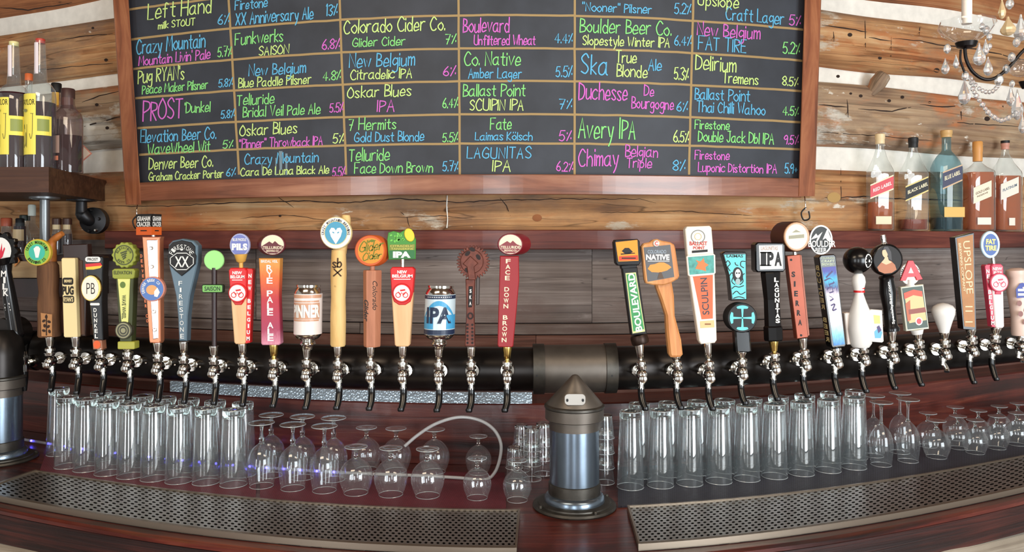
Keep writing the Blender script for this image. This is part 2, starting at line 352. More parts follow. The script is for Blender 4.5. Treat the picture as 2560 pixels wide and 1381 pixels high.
GL = {'A': "0E3O6E|1I5I", 'B': "0E0O|~0O4N4K0J|~0J5I5F0E", 'C': "~6M3O0K0H2E5E6F", 'D': "0E0O|~0O5M6I4F0E", 'E': "5O0O0E5E|0J4J", 'F': "6O0O0E|0J4J", 'G': "~6M3O0K0G3E6F6I|6I3I",
 'H': "0E0O|6E6O|0J6J", 'I': "0E0O", 'J': "~4O4G2E0G|1O5O", 'K': "0E0O|5O0I5E", 'L': "0O0E5E", 'M': "0E1O4H7O8E", 'N': "0E0O6E6O", 'O': "~3O0K0G3E6G6K3O", 'P': "0E0O|~0O5N5K0I",
 'Q': "~3O0K0G3E6G6K3O|4G7E", 'R': "0E0O|~0O5N5K0J|1J5E", 'S': "~5M3O0M1K4I5G3E0F", 'T': "0O6O|3O3E", 'U': "~0O0G2E5E6G6O", 'V': "0O3E6O", 'W': "0O2E4L6E8O", 'X': "0O6E|6O0E",
 'Y': "0O3J6O|3J3E", 'Z': "0O6O0E6E", 'a': "~5J3K0I0F2E4F5I|~5K5F6E", 'b': "0O0E|~0I3K5H3E0F", 'c': "~5J3K0I0F3E5F", 'd': "5O5E|~5I2K0H2E5F", 'e': "~0H5H4K2K0H1E5F", 'f': "~5N3O2M2E|0K4K",
 'g': "~5J2K0H2F5H|~5K5C3A0B", 'h': "0O0E|~0I3K5I5E", 'i': "0K0E|0M0N", 'j': "~2K2C0A|2M2N", 'k': "0O0E|4K0H4E", 'l': "0O0E", 'm': "0K0E|~0I2K3I3E|~3I5K6I6E", 'n': "0K0E|~0I3K5I5E",
 'o': "~3K0I0G3E5G5I3K", 'p': "0K0A|~0I3K5H3E0F", 'q': "~5J2K0H2E5F|5K5A", 'r': "0K0E|~0I2K4K", 's': "~4J2K0J2H4F2E0F", 't': "~2N2F4E|0K4K", 'u': "~0K0F2E5G|5K5E", 'v': "0K2E5K",
 'w': "0K2E3J5E7K", 'x': "0K5E|5K0E", 'y': "0K2F|~5K3D1A", 'z': "0K5K0E5E", '0': "~3O0K0G3E5G5K3O", '1': "1M2O2E", '2': "~0M2O5M4J0E|0E5E", '3': "~0N3O5M2J5H3E0F", '4': "4E4O0H6H",
 '5': "5O1O0J|~0J3K5H3E0F", '6': "~4O1K0G3E5G3J0H", '7': "0O5O2E|1J4J", '8': "~3J0L3O5L3J0G3E5G3J", '9': "~5L2J0L3O5L4E", '%': "4O0E|0L0M|4G4H", '.': "0E0F", "'": "0O0M",
 '"': "0O0M|2O2M", '+': "0I4I|2K2G", '-': "0J3J", 'ö': "~3K0I0G3E5G5I3K|1N1O|4N4O", '!': "0O0H|0F0E"}
def strokes(s, seed=0, slant=.06):
    r = random.Random(s + str(seed)); out = []; x = 0
    for ch in s:
        if ch == ' ': x += 4.2; continue
        w = 0; jx = r.uniform(-.2, .2); jy = r.uniform(-.35, .35); js = r.uniform(.93, 1.07)
        for st in GL[ch].split('|'):
            sm = st[0] == '~'; st = st.lstrip('~')
            pts = [(float(st[i]), float(ord(st[i + 1]) - 69)) for i in range(0, len(st), 2)]
            w = max(w, max(p[0] for p in pts))
            if sm and len(pts) > 2: pts = cr(pts, 4)
            out.append([(x + jx + p[0] * js + p[1] * slant, p[1] * js + jy) for p in pts])
        x += w + 2.0
    return out, x - 2.0
def hand(s, x0, y0, x1, h, mat_, parent, fn, pen=2.6, name='lettering', follow=None, slant=.06, label=None):
    """hand lettering: strokes of chalk pen from x0 to x1, cap height h pixels, baseline y0 at x0; fn maps pixels to a surface"""
    st, W = strokes(s, slant=slant); sx = (x1 - x0) / W; sy = h / 10; V = []; Fc = []
    for pl in st:
        q = []
        for p in pl:
            X = x0 + p[0] * sx; Yb = follow(X) if follow else y0; q.append((X, Yb - p[1] * sy))
        n = len(q); b = len(V)
        for i in range(n):
            a = q[max(i - 1, 0)]; c = q[min(i + 1, n - 1)]; dx = c[0] - a[0]; dy = c[1] - a[1]; l = math.hypot(dx, dy) or 1
            ex = (dx / l * pen * .4) if i in (0, n - 1) else 0; ey = (dy / l * pen * .4) if i in (0, n - 1) else 0
            if i == 0: ex, ey = -ex, -ey
            nx, ny = -dy / l * pen / 2, dx / l * pen / 2
            V.append(fn(q[i][0] + ex + nx, q[i][1] + ey + ny)); V.append(fn(q[i][0] + ex - nx, q[i][1] + ey - ny))
        Fc += [(b + 2 * i, b + 2 * i + 1, b + 2 * i + 3, b + 2 * i + 2) for i in range(n - 1)]
    return mk(name, V, Fc, mat_, parent, label=label)
# ---------------- palette of shared materials
BR = srgb
PL = [(.5, srgb(112, 92, 78), 1.6, .16), (.55, srgb(178, 104, 58), 2.4, .12), (.6, srgb(196, 186, 168), 3.6, .06), (.66, srgb(222, 214, 198), 9, .04)]
m_log = wood('log_wood', [srgb(96, 62, 40), srgb(160, 112, 72), srgb(190, 144, 98), srgb(206, 172, 130)], grain=(.8, 30, 1), rough=.85, bump=.7, patch=PL, cracks=.006)
m_log_dark = wood('log_wood_dark', [srgb(70, 40, 26), srgb(134, 82, 50), srgb(166, 108, 68), srgb(182, 138, 96)], grain=(.8, 28, 1), rough=.85, bump=.7, patch=[(.54, srgb(100, 66, 44), 1.7, .14), (.6, srgb(186, 120, 70), 2.6, .1), (.68, srgb(206, 190, 166), 6, .05)], cracks=.006)
m_log_grey = wood('log_wood_grey', [srgb(76, 60, 50), srgb(140, 112, 88), srgb(170, 142, 112), srgb(192, 172, 146)], grain=(.8, 28, 1), rough=.85, bump=.8, patch=[(.5, srgb(112, 96, 84), 1.8, .14), (.53, srgb(186, 112, 66), 2.6, .1), (.56, srgb(200, 194, 182), 4, .06), (.62, srgb(228, 222, 208), 9, .04)], cracks=.008)
m_chink = mat('chinking_mortar', srgb(232, 228, 218), .9, vary=.08, vscale=25)
m_plank = wood('grey_plank_wood', [srgb(66, 55, 51), srgb(104, 92, 87), srgb(128, 116, 110), srgb(154, 144, 138)], grain=(.9, 55, 1), rough=.65, bump=.45, patch=[(.52, srgb(98, 74, 66), 1.5, .16), (.6, srgb(160, 150, 146), 3, .1)], cracks=.004)
m_plank_red = wood('red_brown_plank_wood', [srgb(74, 46, 38), srgb(118, 78, 66), srgb(140, 104, 92)], grain=(2, 60, 1), rough=.65, bump=.4)
m_ledge = wood('mahogany_ledge_wood', [srgb(52, 22, 16), srgb(98, 42, 32), srgb(128, 66, 50)], grain=(2, 40, 1), rough=.45, bump=.3, coat=.2)
m_redwood = wood('stained_red_counter_wood', [srgb(26, 10, 8), srgb(60, 21, 16), srgb(94, 36, 26), srgb(122, 62, 44)], grain=(1.2, 26, 1), rough=.34, bump=.4, coat=.35, patch=[(.58, srgb(40, 18, 14), 2.2, .12), (.66, srgb(124, 100, 84), 5, .06)])
m_apron = wood('dark_apron_wood', [srgb(16, 8, 8), srgb(40, 18, 15), srgb(74, 32, 25)], grain=(1.6, 60, 1), rough=.5, bump=.6, coat=.1)
m_frame = wood('walnut_frame_wood', [srgb(70, 38, 26), srgb(138, 84, 60), srgb(176, 122, 92)], grain=(1.6, 40, 1), rough=.35, bump=.25, coat=.7)
m_frame_v = wood('walnut_frame_wood_upright', [srgb(70, 38, 26), srgb(144, 84, 54), srgb(182, 120, 80)], grain=(46, 2.4, 1), rough=.4, bump=.25, coat=.25)
m_pipe = mat('black_iron_pipe', srgb(46, 42, 40), .32, .75, vary=.3, vscale=8)
m_sleeve = mat('weathered_steel_sleeve', srgb(104, 96, 88), .46, .75, vary=.18, vscale=14)
m_steel = mat('brushed_steel_post', srgb(124, 138, 152), .26, .9, vary=.08, vscale=12)
m_steel_d = mat('dull_dark_steel', srgb(84, 80, 74), .45, .8, vary=.25, vscale=30)
m_chrome = mat('chrome', srgb(225, 222, 215), .12, 1.0)
m_black = S('black_gloss_plastic', 14, 13, 14, .22)
m_blackm = S('black_satin_paint', 16, 15, 16, .55)
m_white = S('white_gloss', 238, 234, 228, .35)
m_whitep = S('white_print', 240, 238, 232, .6)
m_blackp = S('black_print', 20, 18, 18, .6)
m_brass = mat('brass', srgb(222, 190, 110), .2, 1.0)
m_slate = mat('chalkboard_slate', srgb(50, 54, 62), .6, vary=.25, vscale=7)
m_rule = S('tan_grid_paint', 166, 138, 92, .8)

# ---------------- room: floor, ceiling, the wall behind the viewer with its windows
m_floor = wood('floor_boards', [srgb(50, 30, 20), srgb(100, 66, 42), srgb(120, 84, 56)], grain=(2, 22, 1), rough=.5, coord='Object')
m_ceil = wood('ceiling_boards', [srgb(70, 48, 32), srgb(120, 86, 58)], grain=(22, 2, 1), rough=.7, coord='Object')
m_plaster = mat('warm_plaster', srgb(190, 170, 146), .9, vary=.08, vscale=3)
tag(box('floor', (0, .4, -.05), (9, 8.4, .1), m_floor), kind='structure')
tag(box('ceiling', (0, .4, 3.65), (9, 8.4, .1), m_ceil), kind='structure')

# ---------------- log wall
wl = struct('wall_back', (0, 3.0, 0))
bow('mortar', -330, 2890, 60, [(3.06, 0.0), (3.06, 3.6), (3.2, 3.6), (3.2, 0.0)], m_chink, wl)
def log(ya, yb, mat_, seed, front=2.985, bulge=.022, name='log'):
    za, zb = zc(ya, 3.0), zc(yb, 3.0); n = 420; m = 26; prof = []
    for j in range(m):
        t = j / (m - 1); e = abs(2 * t - 1); r = (1 - e ** 5) ** .5 if e < 1 else 0
        prof.append((3.085 - (3.085 - front) * max(0, r) - bulge * (1 - e * e) * .3, za + (zb - za) * t))
    def disp(V):
        N, M, _ = V.shape; u = np.arange(N)[:, None] * .013 * np.ones((1, M)); v = np.arange(M)[None, :] * .012 * np.ones((N, 1))
        d = (vnoise(u * 2.1, v * 5, seed) - .5) * .02 + (vnoise(u * 7, v * 16, seed + 3) - .5) * .012 + (vnoise(u * 1.3, v * 0 + 3, seed + 5) - .5) * .012
        stp = vnoise(u * 3.3, np.round(v * 9), seed + 9); d += (np.round(stp * 3) / 3 - .5) * .008
        # long checks running with the grain
        for q in range(3):
            c = M * ((.48 if seed == 4 and q == 1 else .25 + .25 * q)) + (vnoise(u[:, :1] * 1.1, u[:, :1] * 0 + q, seed + 20 + q) - .5) * 7
            on = (vnoise(u[:, :1] * 1.7, u[:, :1] * 0 + q + 7.3, seed + 30 + q) > .45)
            d += np.where((np.abs(np.arange(M)[None, :] - c) < .6) & on, .014, 0)
        ed = np.clip(np.minimum(np.arange(M), M - 1 - np.arange(M)) / 3.0, 0, 1)[None, :]
        V[:, :, 1] += d * ed
        V[:, :, 2] += (1 - ed) * (vnoise(u * 2.6, v * 0 + seed, seed + 40) - .5) * .03
        return V
    return bow(name, -330, 2890, n, prof, mat_, wl, closed=False, smooth=True, disp=disp, seed=seed)
log(-450, -78, m_log_dark, 1); log(-30, 130, m_log, 2); log(162, 346, m_log_grey, 3); log(402, 640, m_log, 4)
from mathutils.bvhtree import BVHTree
bpy.context.view_layer.update()
TR = [BVHTree.FromObject(o, bpy.context.evaluated_depsgraph_get()) for o in wl.children if o.name.startswith('log')]
OF = [Vector(wloc(o)) for o in wl.children if o.name.startswith('log')]
def onlog(px, py, lift=.0015):
    o = Vector((0, 0, CAMZ)); d = Vector(((px - HX) / FP, 1, -(py - HY) / FP)).normalized(); best = None
    for tr, of in zip(TR, OF):
        h = tr.ray_cast(o - of, d)
        if h[0] is not None and (best is None or h[3] < best): best = h[3]
    best = best or 3.1 * 1.05
    return tuple(o + d * (best - lift))
m_crk = S('check_crack_dark', 44, 28, 20, .9)
def crack(pts, w):
    q = []
    for a, b in zip(pts, pts[1:]):
        n = max(2, int(math.dist(a, b) / 14))
        for i in range(n): q.append((a[0] + (b[0] - a[0]) * i / n + rnd.uniform(-.5, .5), a[1] + (b[1] - a[1]) * i / n + rnd.uniform(-1.2, 1.2)))
    q.append(pts[-1]); V = []; m = len(q)
    for i, (x, y) in enumerate(q):
        a = q[max(i - 1, 0)]; c = q[min(i + 1, m - 1)]; dx, dy = c[0] - a[0], c[1] - a[1]; l = math.hypot(dx, dy) or 1; ww = w * (.25 + .75 * math.sin(math.pi * min(1, max(0, i / (m - 1)))) ** .4) * rnd.uniform(.7, 1.2) / 2
        V += [onlog(x - dy / l * ww, y + dx / l * ww), onlog(x + dy / l * ww, y - dx / l * ww)]
    mk('check_crack', V, [(2 * i, 2 * i + 1, 2 * i + 3, 2 * i + 2) for i in range(m - 1)], m_crk, wl)
for pts, w_ in (([(2055, 64), (2110, 70), (2168, 80)], 3), ([(2172, 94), (2230, 103)], 3), ([(2232, 96), (2300, 102), (2360, 114), (2440, 122), (2560, 150)], 3), ([(2163, 52), (2164, 125)], 2.2), ([(2084, 78), (2085, 105)], 3), ([(2229, 92), (2227, 160)], 1.6),
    ([(2046, 262), (2118, 268)], 4), ([(2118, 250), (2121, 294)], 2.6), ([(2145, 273), (2230, 278), (2278, 268)], 3), ([(2300, 262), (2370, 268), (2420, 258)], 3), ([(2402, 262), (2404, 300)], 3), ([(2380, 306), (2560, 318)], 2.4), ([(2506, 255), (2508, 275)], 3), ([(2300, 60), (2298, 90)], 2.4), ([(2050, 330), (2200, 340), (2330, 352)], 2),
    ([(2062, 494), (2160, 492), (2250, 497), (2420, 503), (2560, 520)], 3.4), ([(2102, 420), (2103, 500)], 1.6), ([(2220, 498), (2221, 570)], 1.6), ([(205, 255), (262, 236), (300, 228)], 3), ([(210, 316), (300, 292)], 4), ([(150, 100), (230, 88), (282, 84)], 2.4), ([(0, 18), (70, 26), (180, 6)], 3), ([(90, 175), (282, 158)], 2),
    ([(268, 516), (420, 516), (560, 508), (760, 503), (860, 508), (1000, 497), (1140, 506), (1290, 500), (1420, 498), (1600, 498), (1640, 508)], 2.6), ([(1250, 495), (1266, 515), (1276, 540)], 2.2), ([(1000, 528), (1018, 546), (1024, 568)], 1.6), ([(690, 490), (735, 520)], 1.6), ([(1500, 532), (1700, 528), (1880, 540)], 1.6), ([(600, 545), (720, 538), (830, 552)], 1.4), ([(950, 545), (1100, 540), (1180, 548)], 1.4)):
    crack(pts, w_)
for cx_, cy_, r_ in ((2200, 145, 4), (2152, 240, 4), (2127, 234, 3), (2256, 243, 4), (2223, 252, 4), (2324, 256, 3), (2095, 191, 4), (2342, 176, 6), (2125, 87, 5), (2468, 297, 6), (265, 150, 4), (232, 70, 3), (700, 540, 3), (268, 320, 4), (242, 262, 4)):
    n_ = 10; V = [onlog(*q) for q in ell(cx_, cy_, r_ * 1.2, r_, n_)] ; mk('nail_hole', V, [tuple(range(n_ - 1, -1, -1))], m_crk, wl)
tube('caulk_drip', [onlog(1118, 489, .004), onlog(1117, 520, .004), onlog(1119, 548, .004), onlog(1117, 570, .004)], [.0018, .003, .002, .0035], m_chink, wl, 6)
# a sawn branch stub and one pale knot
for px, py, r in ((2198, 200, 26),):
    F = Fr(px, 2.975); lathe('branch_stub', F.p(px - 14, py + 30, .03), F.p(px + 12, py - 16, -.01), [(0, .02), (.5, .034), (.9, .03), (1, .02)], m_log_grey, wl, 14)
for px, py, r in ((2085, 494, 13), (1343, 545, 9)):
    V = [onlog(*q, .002) for q in ell(px, py, r * 1.3, r, 16)] + [onlog(px, py, .008)]
    mk('knot', V, [((i + 1) % 16, i, 16) for i in range(16)], m_log_dark if r != 13 else S('pale_knot', 176, 140, 84, .8), wl, True)

# ---------------- plank wainscot and its ledge behind the taps
wp = struct('wall_panelling', (0, 2.9, 0))
def plank(ya, yb, x0, x1, mat_, k=2.95, seed=0):
    za, zb = zc(ya, k), zc(yb, k); n = max(8, int((x1 - x0) / 50)); c = .003
    return bow('plank', x0, x1, n, [(k + .03, za), (k + c, za), (k, za - c), (k, zb + c), (k + c, zb), (k + .03, zb)], mat_, wp, seed=seed)
for a, b_, xs, mt in ((600, 809, (-330, 640, 1480, 2890), m_plank), (811, 838, (-330, 900, 2890), m_plank), (840, 1010, (-330, 1340, 2890), m_plank_red)):
    for i in range(len(xs) - 1): plank(a, b_, xs[i] + .6, xs[i + 1] - .6, mt, 2.95 + rnd.uniform(-.002, .002), seed=rnd.randint(1, 90))
led = bow('wall_ledge', 262, 2890, 64, [(2.98, zc(575, 2.88)), (2.884, zc(575, 2.88)), (2.88, zc(577, 2.88)), (2.88, zc(622, 2.88)), (2.884, zc(624, 2.88)), (2.98, zc(624, 2.88))], m_ledge)
tag(led, 'long reddish mahogany ledge running along the log wall above the taps', 'shelf')

# ---------------- chalkboard
YC = [-45, 38, 121, 203, 286, 359, 436]
XC = [(322, 352), (572, 598), (849, 866), (1146, 1150), (1437, 1436), (1733, 1722), (2010, 1997)]
def bend(px, yc):                                     # a row of the board: level, hung a touch lower at its left end
    t = (px - HX) / FP
    return HY - (HY - yc) * sf(px) if t > 0 else HY - (HY - yc) * (1 - .43 * t * t) + 27 * t * t
def colx(i, py): a, b = XC[i]; return a + (b - a) * py / 445
bd = thing('menu_board', 'big framed chalkboard beer menu with coloured hand lettering on the log wall', 'chalkboard', P(1180, 436, 2.93))
KB = 2.925
def bsurf(d): return lambda x, y: P(x, y, KB, -d)
V = []; Fc = []; ny, nx = 6, 60; ys = [-330, -45, 38, 121, 203, 286, 359, 440]
for yc in ys:
    for i in range(nx + 1):
        xm = 300 + 1740 * i / nx; yy = bend(xm, yc); a = 312 + 32 * yy / 455; b = 2016 - 14 * yy / 440; x = a + (b - a) * i / nx; V.append(P(x, bend(x, yc), KB))
for j in range(len(ys) - 1):
    for i in range(nx): q = j * (nx + 1) + i; Fc.append((q, q + nx + 1, q + nx + 2, q + 1))
mk('slate_panel', V, Fc, m_slate, bd)
def rail(name, pa, pb, n, k0, k1, mt, hw0, hw1=None, vert=False):
    """bar of rectangular section following picture points pa->pb; half-widths in px"""
    V = []; UV = []; Fc = []; u = 0; pr = None
    for i in range(n + 1):
        t = i / n; A = [(1 - t) * a + t * b for a, b in zip(pa[0], pb[0])]; B = [(1 - t) * a + t * b for a, b in zip(pa[1], pb[1])]
        if not vert: A[1] = bend(A[0], pa[0][1]); B[1] = bend(B[0], pa[1][1])
        q = [P(A[0], A[1], k1), P(A[0], A[1], k0 + .004), P(A[0] + (2 if vert else 0), A[1] + (0 if vert else 2), k0), P(B[0] - (2 if vert else 0), B[1] - (0 if vert else 2), k0), P(B[0], B[1], k0 + .004), P(B[0], B[1], k1)]
        if pr: u += math.dist(q[1], pr)
        pr = q[1]; V += q
        for j in range(6): UV.append((u, j * .03) if not vert else (j * .03, u))
    for i in range(n):
        for j in range(6): a = i * 6 + j; b = i * 6 + (j + 1) % 6; Fc.append((a, b, b + 6, a + 6))
    Fc += [tuple(range(5, -1, -1)), tuple(n * 6 + j for j in range(6))]
    return mk(name, V, Fc, mt, bd, uv=UV)
rail('frame_rail', ((347, 436), (347, 487)), ((2003, 436), (2003, 487)), 50, 2.885, 2.95, m_frame, 0)
rail('frame_stile', ((262, -330), (301, -330)), ((314, 512), (353, 512)), 8, 2.88, 2.955, m_frame_v, 0, vert=True)
rail('frame_stile', ((2022, -330), (2064, -330)), ((1996, 491), (2037, 491)), 8, 2.88, 2.955, m_frame_v, 0, vert=True)
for yc in YC[:-1]:
    for c in range(6):
        V = []; n = 8
        for i in range(n + 1):
            xa, xb = colx(c, bend(XC[c][0], yc)), colx(c + 1, bend(XC[c + 1][0], yc)); x = xa + (xb - xa) * i / n; y = bend(x, yc) + rnd.uniform(-.7, .7)
            V += [P(x, y - 3.0, KB, -.0012), P(x, y + 2.6, KB, -.0012)]
        mk('grid_line', V, [(2 * i, 2 * i + 1, 2 * i + 3, 2 * i + 2) for i in range(n)], m_rule, bd)
for c in range(1, 6):
    V = []; n = 16
    for i in range(n + 1): y = -200 + 637 * i / n; x = colx(c, y) + rnd.uniform(-.5, .5); V += [P(x - 2.8, y, KB, -.001), P(x + 2.8, y, KB, -.001)]
    mk('grid_line', V, [(2 * i, 2 * i + 1, 2 * i + 3, 2 * i + 2) for i in range(n)], m_rule, bd)
CH = {'Y': S('chalk_yellow_green', 204, 232, 138, .85), 'G': S('chalk_green', 138, 220, 128, .85), 'B': S('chalk_blue', 98, 180, 220, .85), 'K': S('chalk_pink', 214, 108, 200, .85)}
NAMEC = {'Y': 'yellow green chalk lettering', 'G': 'green chalk lettering', 'B': 'sky blue chalk lettering', 'K': 'pink chalk lettering'}
TXT = """Left Hand,370,50,528,38,Y;milk STOUT,396,73,487,17,Y;6%,545,62,572,25,B;Crazy Mountain,342,136,512,36,B;Mountain Livin' Pale,347,165,525,24,K;5.7%,545,143,578,24,G;Pug RYAN's,346,209,460,34,Y;Peace Maker Pilsner,356,236,519,22,G;5.8%,547,218,580,20,B;PROST,358,302,456,48,K;'Dunkel,462,283,525,25,G;5.8%,553,296,585,20,B;Elevation Beer Co.,352,358,540,30,B;WaveWheel Wit,370,386,525,26,G;5%,558,371,582,20,G;Denver Beer Co.,373,424,532,28,Y;Graham Cracker Porter,373,452,558,20,Y;6%,566,441,588,20,B;Firetone,588,25,668,24,B;XX Anniversary Ale,590,63,783,30,B;13%,814,40,843,28,B;Funkwerks,588,113,707,30,G;SAISON,648,139,722,22,Y;6.8%,806,124,848,24,K;New Belgium,622,191,763,28,B;Blue Paddle Pilsner,597,220,777,23,Y;4.8%,808,201,850,22,G;Telluride,593,264,685,26,G;Bridal Veil Pale Ale,608,294,800,25,G;5.5%,825,281,857,22,K;Oskar Blues,600,340,742,28,Y;"Pinner" Throwback IPA,599,371,806,22,K;5%,833,358,858,24,Y;Crazy Mountain,612,411,795,26,B;Cara De Luna Black Ale,602,440,822,20,Y;5.5%,832,441,862,22,K;Colorado Cider Co.,860,85,1112,34,Y;Glider Cider,882,118,1012,22,G;7%,1113,110,1139,24,G;New Belgium,873,170,1035,34,B;Citradelic IPA,877,200,1029,24,Y;6%,1108,190,1138,24,K;Oskar Blues,869,245,1027,28,Y;IPA,943,280,984,28,K;6.4%,1107,270,1143,24,G;7 Hermits,872,326,990,28,G;Gold Dust Blonde,887,356,1059,24,B;5.5%,1107,355,1143,22,G;Telluride,873,403,973,30,G;Face Down Brown,886,434,1081,26,G;5.7%,1107,428,1144,24,B;Boulevard,1158,81,1272,36,K;Unfiltered Wheat,1185,113,1338,24,K;4.4%,1387,107,1429,22,B;Co. Native,1161,164,1301,34,G;Amber Lager,1171,196,1303,24,B;5.5%,1390,192,1429,26,B;Ballast Point,1158,241,1312,30,G;SCUlPIN IPA,1175,276,1308,27,Y;7%,1397,272,1428,24,B;Fate,1226,324,1278,28,G;Laimas Kölsch,1188,351,1330,20,B;5%,1398,352,1427,26,K;LAGUNITAS,1168,396,1326,28,B;IPA,1231,429,1274,27,Y;6.2%,1391,428,1431,24,K;"Nooner" Pilsner,1456,28,1628,22,B;5.2%,1686,34,1726,26,B;Boulder Beer Co.,1450,81,1677,34,G;Slopestyle Winter IPA,1457,112,1673,24,Y;6.4%,1686,113,1726,24,B;Ska,1453,185,1517,50,B;True,1540,157,1590,28,Y;Blonde,1542,192,1617,30,Y;Ale,1621,176,1653,28,B;5.3%,1685,199,1720,30,Y;Duchesse,1447,249,1568,42,K;De,1610,240,1634,26,K;Bourgogne,1579,271,1683,28,K;6%,1691,278,1717,24,B;Avery IPA,1446,345,1588,48,G;6.5%,1683,355,1721,28,Y;Chimay,1447,415,1545,42,K;Belgian,1563,392,1643,28,K;Triple,1566,419,1628,24,K;8%,1681,426,1711,26,B;Upslope,1745,13,1845,30,Y;Craft Lager,1815,49,1958,30,B;5%,1973,62,2000,26,K;New Belgium,1742,88,1898,32,K;FAT TIRE,1745,124,1864,32,B;5.2%,1957,133,1998,28,G;Delirium,1738,174,1838,36,Y;Tremens,1806,207,1894,26,Y;8.5%,1955,213,1994,22,Y;Ballast Point,1737,248,1873,28,B;Thai Chilli Wahoo,1741,280,1912,26,B;4.5%,1956,288,1995,22,G;Firestone,1737,322,1822,22,G;Double Jack Dbl IPA,1745,354,1933,26,G;9.5%,1959,360,1994,22,K;Firestone,1737,398,1822,22,K;Luponic Distortion IPA,1745,429,1940,22,K;5.9+,1962,433,1992,24,B"""
for ln in TXT.split(';'):
    s_, x0, y0, x1, h, c = ln.rsplit(',', 5); x0, y0, x1, h = map(float, (x0, y0, x1, h)); yc = HY - (HY - y0) / sf(x0) if x0 > HX else HY - (HY - y0 + 27 * ((x0 - HX) / FP) ** 2) / (1 - .43 * ((x0 - HX) / FP) ** 2)
    hand(s_, x0, y0, x1, h, CH[c], bd, bsurf(.0022), pen=1.9 + h * .03, follow=lambda X, yc=yc: bend(X, yc), label=NAMEC[c])
# pale water streak over the slate
sm = S('chalk_smear', 120, 140, 150, .8)
for x, y0, y1, w_ in ((702, 378, 425, 9), (716, 384, 438, 6), (690, 395, 440, 3), (655, 410, 438, 2.5)):
    mk('chalk_smear', [P(x - w_ / 2, y0, KB, -.0007), P(x + w_ / 2, y0, KB, -.0007), P(x + w_ * .35, y1, KB, -.0007), P(x - w_ * .3, y1, KB, -.0007)], [(0, 3, 2, 1)], sm, bd)
# bolts that hold the board
for px, py in ((336, 512), (2018, 492)):
    F = Fr(px, 2.9); h = thing('eye_hook', 'small %s wire hook hanging below the %s corner of the chalkboard' % (('silver', 'left') if px < 999 else ('black', 'right')), 'hook', F.p(px, py + 8))
    tube('shank', [F.p(px, py - 6, .03), F.p(px, py + 14, .02), F.p(px + 1, py + 30, .02)], .0022, m_chrome, h)
    tube('loop', [F.p(px + 2, py + 26, .02), F.p(px - 10, py + 40, .02), F.p(px - 4, py + 58, .02), F.p(px + 8, py + 54, .01), F.p(px + 6, py + 36, .01)], .003, m_blackm, h)

# ---------------- counter, splash board, pipe ledge
ZC = CAMZ - .78
bar = thing('bar_counter', 'dark red stained wooden bar counter with worn front apron', 'counter', (0, 2.1, 0))
bow('counter_top', -330, 2890, 64, [(2.95, ZC), (1.94, ZC), (1.925, ZC - .004), (1.925, ZC - .014), (2.95, ZC - .014)], m_redwood, bar)
bow('apron', -330, 2890, 64, [(1.935, ZC - .015), (1.93, ZC - .018), (1.93, ZC - .10), (2.0, ZC - .10), (2.0, ZC - .015)], m_apron, bar)
def ld(V):
    N, M, _ = V.shape; u = np.arange(N)[:, None] * .05 * np.ones((1, M)); v = np.arange(M)[None, :] * .1 * np.ones((N, 1))
    V[:, :, 1] += (vnoise(u * 2, v * 3, 77) - .5) * .03; V[:, :, 2] += (vnoise(u * 3, v * 2, 79) - .5) * .02; return V
bow('front_log', -330, 2890, 200, [(2.02, ZC - .100), (1.95, ZC - .102), (1.90, ZC - .115), (1.875, ZC - .15), (1.87, ZC - .24), (1.9, ZC - .33), (2.02, ZC - .36)], wood('weathered_front_log', [srgb(96, 84, 72), srgb(150, 138, 122), srgb(186, 176, 160)], grain=(.8, 26, 1), rough=.85, bump=.8, patch=[(.58, srgb(206, 206, 198), 3, .1)], cracks=.008), bar, closed=False, smooth=True, disp=ld)
bow('front_panel', -330, 2890, 64, [(1.98, ZC - .36), (1.98, 0), (2.2, 0), (2.2, ZC - .36)], m_apron, bar)
ZL = CAMZ - .568
sp = bow('splash_board', -330, 2890, 64, [(2.94, ZL), (2.775, ZL), (2.77, ZL - .005), (2.77, ZC + .001), (2.94, ZC + .001)], m_redwood)
tag(sp, 'glossy reddish wooden step behind the glasses, under the tap pipe', 'ledge')

m_foil = mat('hammered_foil', srgb(222, 238, 248), .26, .55)
nt = m_foil.node_tree; n_ = nt.nodes.new('ShaderNodeTexVoronoi'); n_.inputs['Scale'].default_value = 130; tc_ = nt.nodes.new('ShaderNodeTexCoord'); b_ = nt.nodes.new('ShaderNodeBump'); b_.inputs['Strength'].default_value = .9; b_.inputs['Distance'].default_value = .003
nt.links.new(tc_.outputs['Object'], n_.inputs[0]); nt.links.new(n_.outputs[0], b_.inputs['Height']); nt.links.new(b_.outputs[0], nt.nodes['Principled BSDF'].inputs['Normal'])
fo = bow('edge_strip', 425, 1330, 30, [(2.80, ZL + .037), (2.785, ZL + .037), (2.766, ZL + .001), (2.80, ZL + .001)], m_foil)
tag(fo, 'crinkled silvery foil strip along the wooden step under the left taps', 'trim strip')
